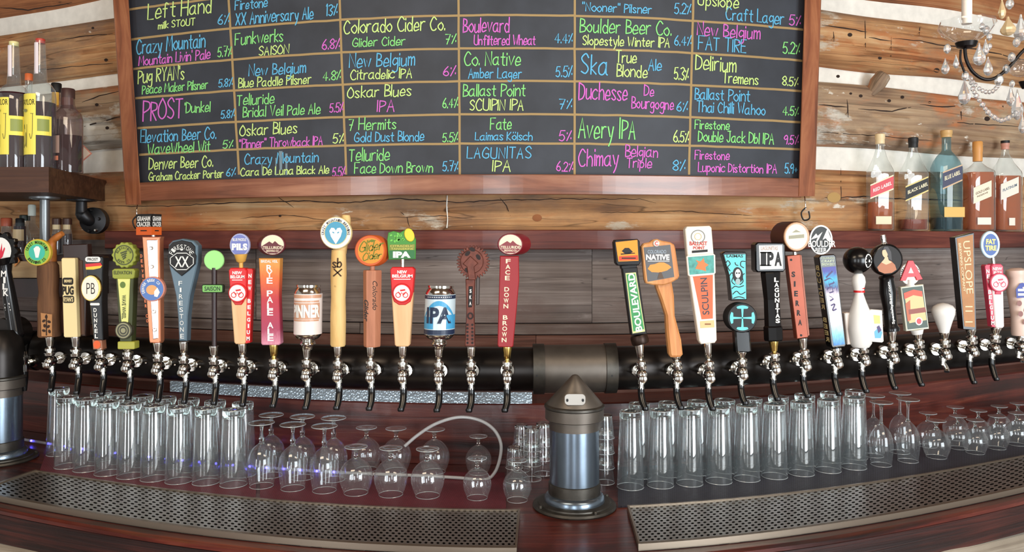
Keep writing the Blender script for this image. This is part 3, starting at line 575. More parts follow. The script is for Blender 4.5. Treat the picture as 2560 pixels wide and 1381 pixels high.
# ---------------- tap tower: the black pipe, its steel sleeves and the two posts it stands on
KP = 2.58; ZP = CAMZ - .4167; RP = .071
def circ(k, z, r, n=28): return [(k, z + r * math.sin(2 * math.pi * i / n), -r * math.cos(2 * math.pi * i / n)) for i in range(n)]
tw = thing('tap_tower', 'long black pipe tap tower on steel posts with a riveted sleeve in the middle', 'beer tower', L(1437, ZC, 2.42))
bow('pipe', 96, 2890, 90, circ(KP, ZP, RP), m_pipe, tw, smooth=True)
def yp(px, off=0): return HY + 333 * sf(px) + off
def sleeve(x0, x1, name='sleeve'):
    bow(name, x0, x1, 10, circ(KP, ZP, RP + .006, 32), m_sleeve, tw, smooth=True)
    for a, b in ((x0 - 2, x0 + 26), (x1 - 26, x1 + 2)):
        bow('clamp_band', a, b, 3, circ(KP, ZP, RP + .010, 32), m_steel_d, tw, smooth=True)
sleeve(1334, 1537); bow('pipe_end', -70, 96, 8, circ(KP, ZP, RP + .004, 32), m_pipe, tw, smooth=True)
for x in (1342, 1530):
    F = Fr(x, 2.5); lathe('rivet', F.p(x, 940, .0), F.p(x, 940, .02), [(0, .002), (.2, .006), (.6, .008), (1, .009)], m_chrome, tw, 12)
    lathe('rivet_socket', F.p(x, 940, -.001), F.p(x, 940, .001), [(0, .003), (1, .003)], m_blackm, tw, 8)
def post(x, k, full=True):
    F = Fr(x, k); c = F.p(x, 0); cx, cy = c[0], c[1]
    def V(name, prof, m, seg=36): return lathe(name, (cx, cy, ZC), (cx, cy, ZC + 1), prof, m, tw, seg)
    V('base_flange', [(.0, .121), (.004, .123), (.010, .120), (.012, .108), (.016, .107), (.018, .1)], m_steel_d)
    V('base_ring', [(.016, .088), (.03, .088), (.036, .083), (.04, .078)], m_steel)
    V('base_collar', [(.03, .076), (.07, .076), (.072, .0735)], m_steel_d)
    V('post', [(.03, .0725), (.23, .0725)], m_steel)
    V('upper_band', [(.228, .0735), (.262, .0735), (.263, .072)], m_sleeve)
    V('collar', [(.255, .08), (.258, .0855), (.288, .0855), (.291, .081)], m_sleeve)
    V('cap_rim', [(.287, .078), (.291, .088), (.297, .088), (.301, .082)], m_steel_d)
    for i in range(4):
        a = math.pi * (.15 + .5 * i); q = (cx + .113 * math.cos(a), cy + .113 * math.sin(a))
        lathe('bolt', (*q, ZC + .008), (*q, ZC + .018), [(0, .006), (.7, .006), (1, .004)], m_steel_d, tw, 6, False)
    return cx, cy
cx, cy = post(1436, 2.335)
# mitred saddle that carries the post up into the pipe: a cone whose apex lies on the pipe's front
V = []; n = 36
for z, r, yd in ((.297, .084, 0), (.303, .081, 0), (.36, .033, 0), (.388, .009, 0), (.39, .004, 0)):
    for i in range(n): a = 2 * math.pi * i / n; V.append((cx + r * math.cos(a), cy - .03 + (r + .0) * math.sin(a) + .03 * (r / .084), ZC + z))
Fc = [(k * n + i, k * n + (i + 1) % n, k * n + n + (i + 1) % n, k * n + n + i) for k in range(4) for i in range(n)] + [tuple(4 * n + i for i in range(n))]
mk('saddle_cone', V, Fc, m_sleeve, tw, True)
F = Fr(1443, 2.33); F.Y = cy - .078; F.m = F.Y / FP
pl = prism(F, rrect(1411, 985, 1464, 1014, 10), .004, S('aluminium_plate', 190, 184, 176, .35, metal=.7), 'name_plate', tw, -.002, 1)
for x in (1418, 1457): mk('screw', [F.p(a, b, -.004) for a, b in ell(x, 1001, 3, 4, 10)], [tuple(range(10))], m_blackm, pl)
cx2, cy2 = post(-2, 2.36)
lathe('post_shoulder', (cx2, cy2, ZC + .29), (cx2, cy2, ZC + .46), [(0, .082), (.5, .082), (.85, .07), (1, .05)], m_pipe, tw, 32)
lathe('post_cap', (cx2, cy2, ZC + .45), (cx2, cy2 + .10, ZC + .44), [(0, .05), (1, .06)], m_pipe, tw, 24)

# ---------------- faucets
KT = 2.42
def tap(px, label, y_h=None, y_b=None, y_s=None, spout='black', ferrule=None, fx=None, lean=0, group=None, brass=False, big=False):
    """one beer faucet with its root Empty; returns (root, frame).  px: faucet column, y_h: bottom of the handle, y_b: body centre, y_s: spout tip, fx: column of the handle's foot"""
    F = Fr(px, KT); s_ = sf(px); fx = fx if fx is not None else px - lean
    y_b = y_b or yp(px); y_h = y_h or y_b - 68; y_s = y_s or y_b + 92 * s_
    t = thing('beer_tap', label, 'beer tap', F.p(px, y_b)); u = s_
    lx = lambda y: px + (fx - px) * (y_b - y) / max(1, (y_b - y_h))
    fm = m_brass if brass else m_chrome
    lat(F, (lx(y_b - 34), y_b - 34), (fx, y_h), [(0, 6), (.1, 6), (.14, 8), (.5, 9.5), (.9, 12), (1, 12)], fm, 'ferrule', t)
    lat(F, (px, y_b - 14), (lx(y_b - 36), y_b - 36), [(0, 12), (.3, 13), (.34, 9), (.5, 9), (.55, 13), (.8, 13), (.9, 8), (1, 6)], m_chrome, 'collar', t)
    # body: horizontal barrel pointing at the room with a bonnet, running back to the shank in the pipe
    lathe('body', F.p(px, y_b, -.018), F.p(px, y_b, .03), [(0, .008), (.1, .0135), (.35, .0165), (.7, .0165), (1, .012)], m_chrome, t, 16)
    lathe('bonnet', F.p(px, y_b + 8, -.028), F.p(px, y_b + 8, -.014), [(0, .008), (.15, .012), (.8, .0128), (1, .01)], m_chrome, t, 16)
    lathe('shank', F.p(px, y_b - 2, .028), F.p(px, y_b - 2, .11), [(0, .009), (.35, .009), (.36, .021), (.5, .023), (.62, .023), (.63, .017), (1, .017)], m_chrome, t, 20)
    e = (HX - px) / 1280
    c0 = F.p(px, y_b); Fb = (F.Y + .06) / FP
    ball('lock_screw', F.q(px + 44 * e + (12 if e > 0 else -12), y_b - 4, .062), .0045, m_chrome, t, seg=8)
    lathe('neck', F.q(px + 6 * e, y_b + 12, .006), F.q(px + 8 * e, y_b + 36 * u, .006), [(0, .012), (.45, .012), (.5, .0085), (.8, .0085), (.82, .0105), (1, .0105)], m_chrome, t, 16)
    tp = px + (8 * e + (-6 if e > 0 else 10)) + (2 if e > .5 else 0)
    if spout == 'black':
        dy = y_s - y_b
        tube('spout', [F.q(px + 8 * e, y_b + 32 * u, .006), F.q(px + 8 * e, y_b + dy * .55, .004), F.q(px + 6 * e - (1 if e > 0 else -3), y_b + dy * .8, -.008), F.q(tp, y_s, -.02)], [.0105, .0105, .0105, .0095], m_black, t, 12)
        a = F.q(tp, y_s, -.02)
        lathe('spout_tip', (a[0], a[1] - .003, a[2] + .004), (a[0], a[1] - .006, a[2] - .006), [(0, .0105), (.6, .0105), (1, .008)], m_black, t, 12)
    elif spout == 'chrome':
        tube('spout', [F.q(px + 5 * e, y_b + 32 * u, .006), F.q(px + 3, y_s - 8, .0), F.q(px + 4, y_s, -.006)], [.0085, .0085, .009], m_chrome, t, 12)
    return t, F
def side(F, x, ya, yb, xa, xb, thick, sgn=1):
    """maps (depth fraction 0..1, row) to the left (sgn -1) or right (+1) side face of a slab whose front edge runs (xa,ya)->(xb,yb)"""
    def fn(u, y):
        t = (y - ya) / (yb - ya); xe = xa + (xb - xa) * t; p = F.p(xe, y, u * thick); return (p[0] + sgn * .0008, p[1], p[2])
    return fn

W_ = m_whitep; K_ = m_blackp
G_ = 'row of branded beer taps on the pipe'
RED = S('handle_red', 214, 32, 34, .4); LTW = wood('pale_maple_handle', [srgb(206, 158, 110), srgb(228, 184, 136), srgb(238, 200, 156)], grain=(16, 16, 2), rough=.45, bump=.1, coord='Object')
COPW = wood('pink_brown_wood', [srgb(150, 96, 70), srgb(188, 124, 94), srgb(204, 146, 114)], grain=(16, 16, 2), rough=.5, bump=.1, coord='Object')
BARK = wood('bark_wood', [srgb(60, 38, 26), srgb(110, 74, 48), srgb(146, 102, 66)], grain=(18, 18, 3), rough=.8, bump=.8, coord='Object')
DKW = wood('dark_handle_wood', [srgb(44, 26, 18), srgb(84, 54, 36), srgb(110, 74, 50)], grain=(16, 16, 2), rough=.5, bump=.2, coord='Object')
BIRCH = wood('peeled_birch', [srgb(206, 156, 86), srgb(232, 194, 128), srgb(240, 208, 150)], grain=(12, 12, 3), rough=.55, bump=.3, coord='Object', patch=.66, patch_col=srgb(120, 84, 50), patch_scale=22)

# 1 red hand tap
t, F = tap(52, 'leaning black tap handle with a red hand on its scalloped white badge', y_h=842, y_b=912, y_s=975, spout='none', fx=40)
lat(F, (58, 928), (62, 978), [(0, 12), (.4, 10), (1, 5)], m_black, 'spout', t)
lat(F, (52, 880), (56, 930), [(0, 14), (.3, 17), (.6, 13), (.65, 16), (1, 14)], m_chrome, 'body_sleeve', t)
lat(F, (40, 846), (12, 664), [(0, 17), (.05, 20), (.1, 18), (.5, 16), (.9, 13), (1, 17)], m_black, 'handle', t)
vtext(F, 'MILK STOUT', ((18, 676), (36, 836)), 13, W_, t, h=15, d=-.022)
sc_ = []
for i in range(48): a = 2 * math.pi * i / 48; r = 40 + 4 * math.cos(a * 10); sc_.append((6 + r * math.cos(a), 628 + r * 1.12 * math.sin(a)))
prism(F, sc_, .02, m_black, 'badge_backing', t, -.012)
flat(F, ell(6, 628, 28, 34), W_, 'badge', t, -.0135)
flat(F, [(-6, 634), (-2, 610), (1, 628), (4, 606), (7, 628), (11, 608), (12, 630), (17, 618), (19, 622), (13, 642), (5, 650), (-3, 646)], S('hand_red', 214, 30, 60), 'hand_emblem', t, -.0145)
lat(F, (12, 664), (8, 650), [(0, 18), (1, 28)], m_black, 'handle_shoulder', t, -.002)

# 2 log tap
t, F = tap(125, 'rough bark log tap handle with a round green badge and side branch', y_h=842, y_b=903, y_s=975)
lat(F, (124, 842), (120, 655), [(0, 25), (.02, 27), (.25, 25), (.45, 26), (.6, 22), (.8, 25), (.95, 24), (1, 19)], BARK, 'handle', t, seg=14)
flat(F, [(118, 780), (146, 784), (146, 838), (120, 838)], S('cut_wood', 178, 124, 74, .6), 'cut_face', t, -.039)
tube('branch', [F.p(118, 668, .01), F.p(118, 630, .012), F.p(128, 604, .008), F.p(144, 592, 0), F.p(158, 584, -.004)], [.026, .024, .013, .012, .009], S('peeled_branch', 176, 104, 44, .5, vary=.25), t, 12)
prism(F, ell(108, 631, 33, 33), .014, S('badge_gold', 214, 180, 60, .5), 'badge', t, -.036)
flat(F, ell(108, 631, 30, 30), S('badge_leaf_green', 130, 190, 70), 'badge_ring', t, -.0368); flat(F, ell(108, 631, 20, 20), S('badge_teal', 60, 184, 160), 'badge_centre', t, -.0375)
flat(F, [(100, 622), (106, 616), (112, 616), (117, 622), (114, 636), (112, 644), (105, 644), (103, 634)], W_, 'badge_emblem', t, -.038)
atext(F, 'CRAZY MOUNTAIN', 108, 631, 25, -80, 80, 7, K_, t, d=-.0382)
atext(F, 'BREWING CO', 108, 631, 25, 235, 125, 7, K_, t, d=-.0382, inner=True)
for i, (x, y) in enumerate(((132, 790), (126, 800), (139, 802), (128, 812), (137, 814), (126, 824), (140, 826))): flat(F, ell(x, y, 3.5, 5, 7, rot=i), S('brand_burn', 52, 32, 20, .8), 'burnt_mark', t, -.0396)
flat(F, quad(131, 784, 134, 836), S('brand_burn', 52, 32, 20, .8), 'burnt_mark', t, -.0397)

# 3 cream block
t, F = tap(190, 'plain cream rectangular block tap handle with a black stamp', y_h=842, y_b=905, y_s=982)
CRM = S('cream_paint', 240, 216, 158, .5)
prism(F, [(159, 648), (162, 645), (191, 645), (193, 648), (199, 840), (197, 843), (168, 843), (165, 840)], .036, CRM, 'handle', t, -.016, 2)
prism(F, [(153, 612), (215, 610), (218, 650), (212, 842), (170, 842)], .030, S('dark_glossy_brown', 46, 28, 22, .25), 'backing_block', t, .006, 2)
prism(F, [(194, 650), (205, 652), (210, 838), (199, 838)], .004, DKW, 'wooden_side', t, .0045, 1)
KB_ = S('stamp_black', 40, 34, 24, .7)
fn = lambda x, y: F.p(x + (y - 740) * .03, y, -.0175)
flat(F, rrect(163, 694, 190, 712, 5), KB_, 'stamp', t, -.017); flat(F, rrect(164, 739, 192, 757, 5), KB_, 'stamp', t, -.017)
text(F, 'PUG', 163, 715, 191, 737, KB_, t, 'lettering', -.0175, .05); text(F, "RYAN'S", 166, 742, 190, 754, CRM, t, 'lettering', -.018, .03); text(F, 'BREWERY', 168, 699, 187, 706, CRM, t, 'lettering', -.018, .03)

# 4 black german stripe
t, F = tap(253, 'black tap handle with an oval cream badge and a red and gold stripe', y_h=872, y_b=908, y_s=985, fx=250)
prism(F, [(218, 645), (222, 641), (262, 641), (264, 645), (262, 690), (260, 757), (263, 850), (240, 850), (230, 757), (221, 690)], .04, m_black, 'handle', t, -.016, 2)
flat(F, rrect(220, 642, 258, 655, 6), W_, 'label', t, -.018); text(F, 'PROST', 226, 645, 252, 652, K_, t, d=-.0185)
flat(F, [(220, 660), (258, 657), (262, 664), (221, 668)], RED, 'red_stripe', t, -.0175); flat(F, [(221, 668), (262, 664), (258, 670), (240, 674), (222, 674)], S('gold_yellow', 240, 196, 60), 'gold_stripe', t, -.0175)
prism(F, ell(236, 720, 25, 33), .012, m_brass, 'badge_rim', t, -.024); flat(F, ell(235, 720, 21, 29), S('ivory', 244, 232, 214), 'badge', t, -.0248)
text(F, 'PB', 226, 707, 247, 734, K_, t, d=-.0254, bold=-.01)
flat(F, rrect(232, 757, 256, 763, 3), W_, 'label', t, -.0175); vtext(F, 'DUNKEL', ((244, 768), (248, 846)), 8, W_, t, h=10, d=-.0175)
prism(F, [(235, 848), (258, 848), (260, 873), (237, 873)], .03, S('pale_brown_block', 170, 110, 80), 'handle_foot', t, -.012); flat(F, ell(247, 861, 9, 10), S('badge_orange', 232, 96, 36), 'foot_emblem', t, -.013)

# 5 green wheel
OL = S('olive_green', 150, 158, 58, .5); DOL = S('dark_olive', 64, 70, 34, .5); CG = S('pale_lime', 226, 226, 134, .5)
t, F = tap(320, 'olive green tap handle with a scalloped round top and pale lime face', y_h=872, y_b=912, y_s=995)
sc_ = [(315 + (30 + 1.6 * math.cos(14 * a)) * math.cos(a), 638 + (31 + 1.6 * math.cos(14 * a)) * math.sin(a)) for a in [2 * math.pi * i / 84 for i in range(84)]]
prism(F, sc_, .03, OL, 'top_disc', t, -.014); ringp(F, 315, 638, 24, 25, 2.5, DOL, 'disc_ring', t, -.0148)
atext(F, 'ELEVATION', 315, 638, 18, -75, 75, 6, DOL, t, d=-.015); atext(F, 'BEER CO', 315, 638, 18, 235, 125, 6, DOL, t, d=-.015, inner=True)
for i in range(4): flat(F, [(306 + i * 2, 632 + i * 5), (322 - i, 626 + i * 5), (324 - i, 629 + i * 5), (307 + i * 2, 635 + i * 5)], DOL, 'disc_emblem', t, -.015)
prism(F, [(286, 676), (292, 672), (339, 672), (343, 677), (341, 694), (337, 697), (292, 697), (287, 694)], .034, OL, 'banner', t, -.017); text(F, 'ELEVATION', 291, 677, 336, 686, DOL, t, d=-.018)
prism(F, [(294, 696), (338, 696), (332, 856), (304, 856)], .034, DOL, 'handle', t, -.012)
prism(F, [(299, 697), (330, 697), (325, 808), (309, 808)], .006, CG, 'face_panel', t, -.0165)
flat(F, ell(313, 712, 7, 8), S('leaf_green', 96, 120, 40), 'face_emblem', t, -.017); text(F, 'WAVE WHEEL', 286, 762, 346, 772, DOL, t, d=-.0172, rot=-90)
prism(F, ell(316, 825, 21, 22), .02, S('cap_dark_grey', 64, 62, 46), 'bottom_disc', t, -.022); ringp(F, 316, 825, 18, 19, 3, S('cap_ring', 150, 146, 110), 'disc_ring', t, -.0225); ringp(F, 316, 825, 11, 12, 2, S('cap_ring', 150, 146, 110), 'disc_ring', t, -.0225); flat(F, ell(316, 825, 6, 6), S('cap_ring', 150, 146, 110), 'disc_emblem', t, -.0226)
prism(F, rrect(300, 853, 342, 872, 3), .036, S('foot_lime', 176, 172, 66), 'handle_foot', t, -.018)

# 6 graham cracker
CU = mat('copper_paint', srgb(206, 132, 96), .35, .5); AL = mat('satin_aluminium', srgb(216, 206, 200), .3, .8)
t, F = tap(395, 'copper edged metal strip tap handle with a black and orange box on top', y_h=857, y_b=917, y_s=1000)
prism(F, [(359, 592), (405, 592), (403, 600), (405, 852), (403, 857), (379, 857), (377, 852)], .03, CU, 'handle', t, -.012, 2)
prism(F, [(371, 600), (398, 600), (400, 845), (387, 848)], .004, AL, 'metal_strip', t, -.0145)
for x, y in ((383, 621), (385, 667), (390, 779), (392, 824)):
    b_ = prism(F, ell(x, y, 5, 5, 6), .004, m_chrome, 'bolt', t, -.019)
vtext(F, 'DENVER BEER CO', ((357, 634), (373, 808)), 5, S('orange_print', 226, 120, 70), t, h=8, d=-.0125)
prism(F, ell(388, 722, 31, 31), .016, S('salmon_rim', 214, 140, 120), 'badge_rim', t, -.024); flat(F, ell(388, 722, 28.5, 28.5), S('badge_blue', 84, 122, 186), 'badge', t, -.0246)
flat(F, ell(388, 724, 14, 12), S('badge_peach', 238, 164, 104), 'badge_centre', t, -.025); flat(F, [(394, 728), (402, 718), (408, 730), (402, 742), (394, 740)], W_, 'badge_emblem', t, -.0254)
atext(F, 'DENVER BEER CO', 388, 722, 22, -120, 60, 7, W_, t, d=-.0256)
# cube turned edge-on
e0, e1, e2 = F.q(379, 0, -.045), F.p(341, 0, -.002), F.p(404, 0, .0)
z1, z0, zo = F.p(0, 536)[2], F.p(0, 588)[2], F.p(0, 568)[2]
cbx = [(e0[0], e0[1]), (e1[0], e1[1]), (e1[0] + e2[0] - e0[0], e1[1] + e2[1] - e0[1]), (e2[0], e2[1])]
def cube_(name, za, zb, m): return mk(name, [(a, b, za) for a, b in cbx] + [(a, b, zb) for a, b in cbx], [(0, 1, 2, 3), (7, 6, 5, 4)] + [(i, i + 4, (i + 1) % 4 + 4, (i + 1) % 4) for i in range(4)], m, t)
cube_('box', zo, z1, m_blackm); cube_('box_base', z0, zo, S('box_orange', 226, 98, 34))
def face(a, b, o):
    nx, ny = (b[1] - a[1]), -(b[0] - a[0]); l = math.hypot(nx, ny); nx, ny = nx / l * .0008, ny / l * .0008
    if ny > 0: nx, ny = -nx, -ny
    return lambda u, v: (a[0] + (b[0] - a[0]) * u + nx, a[1] + (b[1] - a[1]) * u + ny, z1 + (z0 - z1) * v)
for fn, al in ((face(cbx[1], cbx[0], 0), 0), (face(cbx[0], cbx[3], 0), 1)):
    text(F, 'GRAHAM', .08, .10, .92, .34, W_, t, fn=fn, bold=.03); text(F, 'CRACKER', .06, .37, .94, .6, W_, t, fn=fn, bold=.03); mk('fine_print', [fn(.3, .77), fn(.7, .77), fn(.7, .82), fn(.3, .82)], [(0, 1, 2, 3)], K_, t)
lat(F, (384, 594), (384, 586), [(0, 5), (1, 5)], m_chrome, 'stem', t)

# 7 firestone
SB = mat('slate_blue_paint', srgb(92, 112, 124), .4, .2); SIL = S('silver_print', 200, 198, 190, .4, metal=.5)
t, F = tap(460, 'slate blue tap handle widening to a black shield marked XX', y_h=855, y_b=922, y_s=1005)
prism(F, [(425, 612), (435, 602), (460, 597), (487, 602), (498, 614), (498, 655), (490, 690), (478, 740), (472, 790), (470, 852), (451, 852), (448, 790), (443, 740), (432, 690), (424, 655)], .034, SB, 'handle', t, -.012, 2.5)
prism(F, [(428, 616), (437, 606), (459, 601), (482, 606), (492, 617), (492, 634), (495, 640), (493, 660), (477, 676), (459, 690), (442, 676), (426, 660), (424, 640), (428, 634)], .006, m_blackm, 'shield', t, -.017, 1)
oc = [(432, 645), (448, 633), (472, 633), (489, 645), (489, 660), (472, 674), (448, 674), (432, 660)]
for i in range(8):
    a, b = oc[i], oc[(i + 1) % 8]; flat(F, [(a[0], a[1] - 1), (b[0], b[1] - 1), (b[0], b[1] + 1), (a[0], a[1] + 1)] if abs(a[0] - b[0]) > 1 else [(a[0] - 1, a[1]), (a[0] + 1, a[1]), (b[0] + 1, b[1]), (b[0] - 1, b[1])], SIL, 'shield_outline', t, -.0185)
text(F, 'XX', 443, 641, 478, 668, SIL, t, d=-.019); atext(F, 'FIRESTONE', 460, 645, 28, -72, 72, 11, SIL, t, d=-.019, bold=0); flat(F, ell(460, 623, 4, 4, 10), SIL, 'shield_dot', t, -.019)
vtext(F, 'FIRESTONE', ((455, 700), (460, 848)), 9, W_, t, h=11, d=-.0135, bold=0)

# 8 saison
t, F = tap(535, 'thin black rod tap handle with a pale green disc and green name plate', y_h=866, y_b=925, y_s=1008)
lat(F, (536, 868), (536, 670), [(0, 6), (1, 6.5)], S('rod_dark_brown', 46, 28, 28, .35), 'handle', t)
prism(F, ell(536, 651, 25, 25), .008, S('disc_mint', 160, 226, 136, .5), 'disc', t, -.006)
prism(F, rrect(508, 711, 562, 732, 4), .012, S('plate_dark_green', 26, 50, 26), 'name_plate', t, -.012); flat(F, rrect(510, 713, 559, 730, 3), S('plate_green', 120, 184, 92), 'plate_face', t, -.0127); text(F, 'SAISON', 515, 716, 554, 727, S('plate_dark_green', 26, 50, 26), t, d=-.0132)

def belgium(t, F, x0, x1, yt, ybr, yb, xb0, xb1, pink=False, sidew=18, sgn=1):
    """round shouldered red block with a bicycle badge over pale wood"""
    R = S('handle_pink_red', 220, 70, 96, .4) if pink else RED; base = S('handle_white_wood', 240, 226, 222, .4) if pink else LTW
    h = ybr - yt; lerp = lambda y: (x0 + (xb0 - x0) * (y - yt) / (yb - yt), x1 + (xb1 - x1) * (y - yt) / (yb - yt))
    a0, a1 = lerp(ybr - 20)
    prism(F, [lerp(ybr - 30)[0:1][0:1] and (lerp(ybr - 30)[0], ybr - 30), (lerp(ybr - 30)[1], ybr - 30), (xb1, yb - 4), (xb1 - 4, yb), (xb0 + 4, yb), (xb0, yb - 4)], .030, base, 'handle', t, -.010, 2)
    prism(F, [(x0 + 1, yt + 6), (x0 + 6, yt), (x1 - 6, yt), (x1, yt + 6), (a1, ybr - 26), (a1 - 6, ybr - 8), ((a0 + a1) / 2 + 8, ybr), ((a0 + a1) / 2 - 8, ybr), (a0 + 6, ybr - 8), (a0, ybr - 26)], .034, R, 'head', t, -.014, 2)
    c = ((a0 + a1) / 2, ybr - 30)
    prism(F, ell(c[0], c[1], 23, 24), .01, R, 'badge_rim', t, -.020); flat(F, ell(c[0], c[1], 20, 20), W_, 'badge', t, -.0206)
    for dx in (-9, 9): ringp(F, c[0] + dx, c[1] + 5, 7, 7, 2, R, 'bicycle_wheel', t, -.021, 16)
    hand('w', c[0] - 9, c[1] + 5, c[0] + 9, 12, R, t, lambda x, y: F.p(x, y, -.0212), 2.4, 'bicycle_frame'); flat(F, [(c[0] - 5, c[1] - 8), (c[0] + 8, c[1] - 10), (c[0] + 9, c[1] - 6), (c[0] - 3, c[1] - 4)], R, 'bicycle_bars', t, -.0211)
    text(F, 'NEW', (x0 + x1) / 2 - 12, yt + 8, (x0 + x1) / 2 + 12, yt + 16, W_, t, d=-.0148, bold=.04); text(F, 'BELGIUM', x0 + 6, yt + 18, x1 - 5, yt + 26, W_, t, d=-.0148, bold=.04); flat(F, quad(x0 + 10, yt + 29, x1 - 10, yt + 31), W_, 'rule', t, -.0148)
    if sidew:
        e = x1 if sgn > 0 else x0; eb = xb1 if sgn > 0 else xb0; s2 = sgn
        prism(F, [(e - 2 * s2, yt + 2), (e + (sidew - 3) * s2, yt + 2), (e + sidew * s2, yt + 6), (eb + (sidew - 4) * s2, yb - 3), (eb - s2, yb - 1)], .026, R, 'side_strip', t, -.006, 1)
        vtext(F, 'NEW BELGIUM', ((e + sidew * .5 * s2, yt + 12), (eb + sidew * .42 * s2, yb - 6)), 8, W_, t, h=10, d=-.0072, bold=.04)
# 9
t, F = tap(607, 'red and pale wood tap handle under an oval PILS badge', y_h=860, y_b=927, y_s=1012)
belgium(t, F, 574, 620, 670, 762, 860, 588, 616, sidew=14)
lat(F, (603, 672), (602, 636), [(0, 5), (.4, 5), (.5, 11), (1, 16)], S('neck_yellow', 220, 170, 80), 'neck', t)
prism(F, ell(601, 613, 25, 29), .012, S('badge_lavender_rim', 176, 180, 216), 'badge', t, -.008); flat(F, ell(601, 613, 22, 26), S('badge_periwinkle', 112, 122, 186), 'badge_face', t, -.0088)
text(F, 'PILS', 582, 609, 621, 626, W_, t, d=-.0095, bold=.06); text(F, 'BLUE PADDLE', 584, 596, 618, 603, W_, t, d=-.0095)

# 10 telluride rye
def telluride(t, F, cx, cy, side_, body, s_txt, tp, w0, maroon):
    skew(F, cx, cy, 32, 27, -.022, -side_ * 20, .03, maroon, 'barrel', t)
    flat(F, ell(cx, cy, 28, 24), S('badge_cream', 238, 220, 190), 'badge', t, -.0235)
    flat(F, [(cx - 27, cy + 4), (cx - 16, cy - 3), (cx - 8, cy - 8), (cx, cy - 3), (cx + 6, cy - 9), (cx + 16, cy), (cx + 27, cy + 4), (cx + 22, cy + 14), (cx + 10, cy + 22), (cx - 10, cy + 22), (cx - 22, cy + 14)], maroon, 'badge_mountains', t, -.0241)
    text(F, 'TELLURIDE', cx - 24, cy + 4, cx + 24, cy + 11, S('badge_cream', 238, 220, 190), t, d=-.0246, bold=.02); text(F, 'BREWING CO', cx - 15, cy + 13, cx + 15, cy + 18, S('badge_cream', 238, 220, 190), t, d=-.0246)
MAR = S('maroon_gloss', 96, 24, 34, .3)
def gradmat(name, stops, axis=2):
    if name in MATS: return MATS[name]
    m, nt, b = nodes(name); tc = nt.nodes.new('ShaderNodeTexCoord'); sp_ = nt.nodes.new('ShaderNodeSeparateXYZ'); nt.links.new(tc.outputs['Generated'], sp_.inputs[0])
    n = nt.nodes.new('ShaderNodeTexNoise'); n.inputs['Scale'].default_value = 18; nt.links.new(tc.outputs['Generated'], n.inputs[0])
    a = nt.nodes.new('ShaderNodeMath'); a.operation = 'MULTIPLY_ADD'; a.inputs[1].default_value = .14; nt.links.new(n.outputs[0], a.inputs[0]); nt.links.new(sp_.outputs[axis], a.inputs[2])
    r = nt.nodes.new('ShaderNodeValToRGB'); e = r.color_ramp.elements; e[0].position = stops[0][0]; e[0].color = (*srgb(*stops[0][1]), 1); e[1].position = stops[-1][0]; e[1].color = (*srgb(*stops[-1][1]), 1)
    for p_, c_ in stops[1:-1]: q = e.new(p_); q.color = (*srgb(*c_), 1)
    nt.links.new(a.outputs[0], r.inputs[0]); nt.links.new(r.outputs[0], b.inputs['Base Color']); b.inputs['Roughness'].default_value = .45; MATS[name] = m; return m
t, F = tap(685, 'sunset coloured tap handle with a maroon oval barrel and vertical white letters', y_h=862, y_b=930, y_s=1015, brass=True)
prism(F, [(650, 646), (703, 646), (700, 740), (704, 858), (700, 862), (659, 862), (656, 858), (655, 740)], .034, gradmat('sunset_fade', [(0.05, (224, 150, 170)), (.25, (170, 60, 90)), (.6, (190, 52, 62)), (.85, (226, 110, 50)), (1, (220, 150, 70))]), 'handle', t, -.014, 2)
vtext(F, 'RYE PALE ALE', ((677, 662), (680, 852)), 15, W_, t, h=15, d=-.0148, bold=.02)
text(F, 'BRIDAL VEIL', 656, 650, 698, 657, W_, t, d=-.0148)
telluride(t, F, 687, 612, 1, None, 'RYE', 0, 0, MAR)

# 11 & 15: cans
def can(t, F, x0, x1, y0, y1, body, lean=0):
    cx = (x0 + x1) / 2; r = (x1 - x0) / 2; h = y1 - y0
    lat(F, (cx - lean, y1), (cx + lean, y0), [(0, r * .62), (.02, r * .78), (.09, r), (.86, r), (.93, r * .86), (.955, r * .8), (.96, r * .86), (1, r * .86)], m_chrome, 'can', t, seg=32)
    R = r * F.m * 1.008
    def fn(u, y):   # u: degrees around from the front
        a = math.radians(u); c = F.p(cx + lean * (1 - 2 * (y - y0) / h), y); return (c[0] + R * math.sin(a), c[1] - R * math.cos(a), c[2])
    ya, yb = y0 + h * .16, y1 - h * .1; n = 32
    V = [fn(-180 + 360 * i / n, y) for i in range(n) for y in (ya, yb)]
    mk('wrap', V, [(2 * i, 2 * i + 1, (2 * i + 3) % (2 * n), (2 * i + 2) % (2 * n)) for i in range(n)], body, t, True)
    lat(F, (cx - lean, y1 + 26), (cx - lean, y1 - 1), [(0, 13), (.3, 14), (.5, 20), (.75, 18), (.8, 15), (1, r * .55)], m_chrome, 'can_mount', t)
    R *= 1.006
    return fn
def wrapq(fn, a0, a1, y0, y1, m, name, t, k=1.004):
    n = max(2, int(abs(a1 - a0) / 8)); V = []
    for i in range(n + 1): V += [fn(a0 + (a1 - a0) * i / n, y0), fn(a0 + (a1 - a0) * i / n, y1)]
    V = [(x, y - .0004, z) for x, y, z in V]
    return mk(name, V, [(2 * i, 2 * i + 1, 2 * i + 3, 2 * i + 2) for i in range(n)], m, t)
t, F = tap(767, 'white and copper aluminium can mounted as a tap handle', y_h=868, y_b=932, y_s=1020)
fn = can(t, F, 736, 805, 712, 848, S('can_white', 238, 226, 220, .35), 1)
cp = S('can_copper', 206, 156, 126, .35)
f2 = lambda u, y: (lambda p: (p[0], p[1] - .002, p[2]))(fn(u, y))
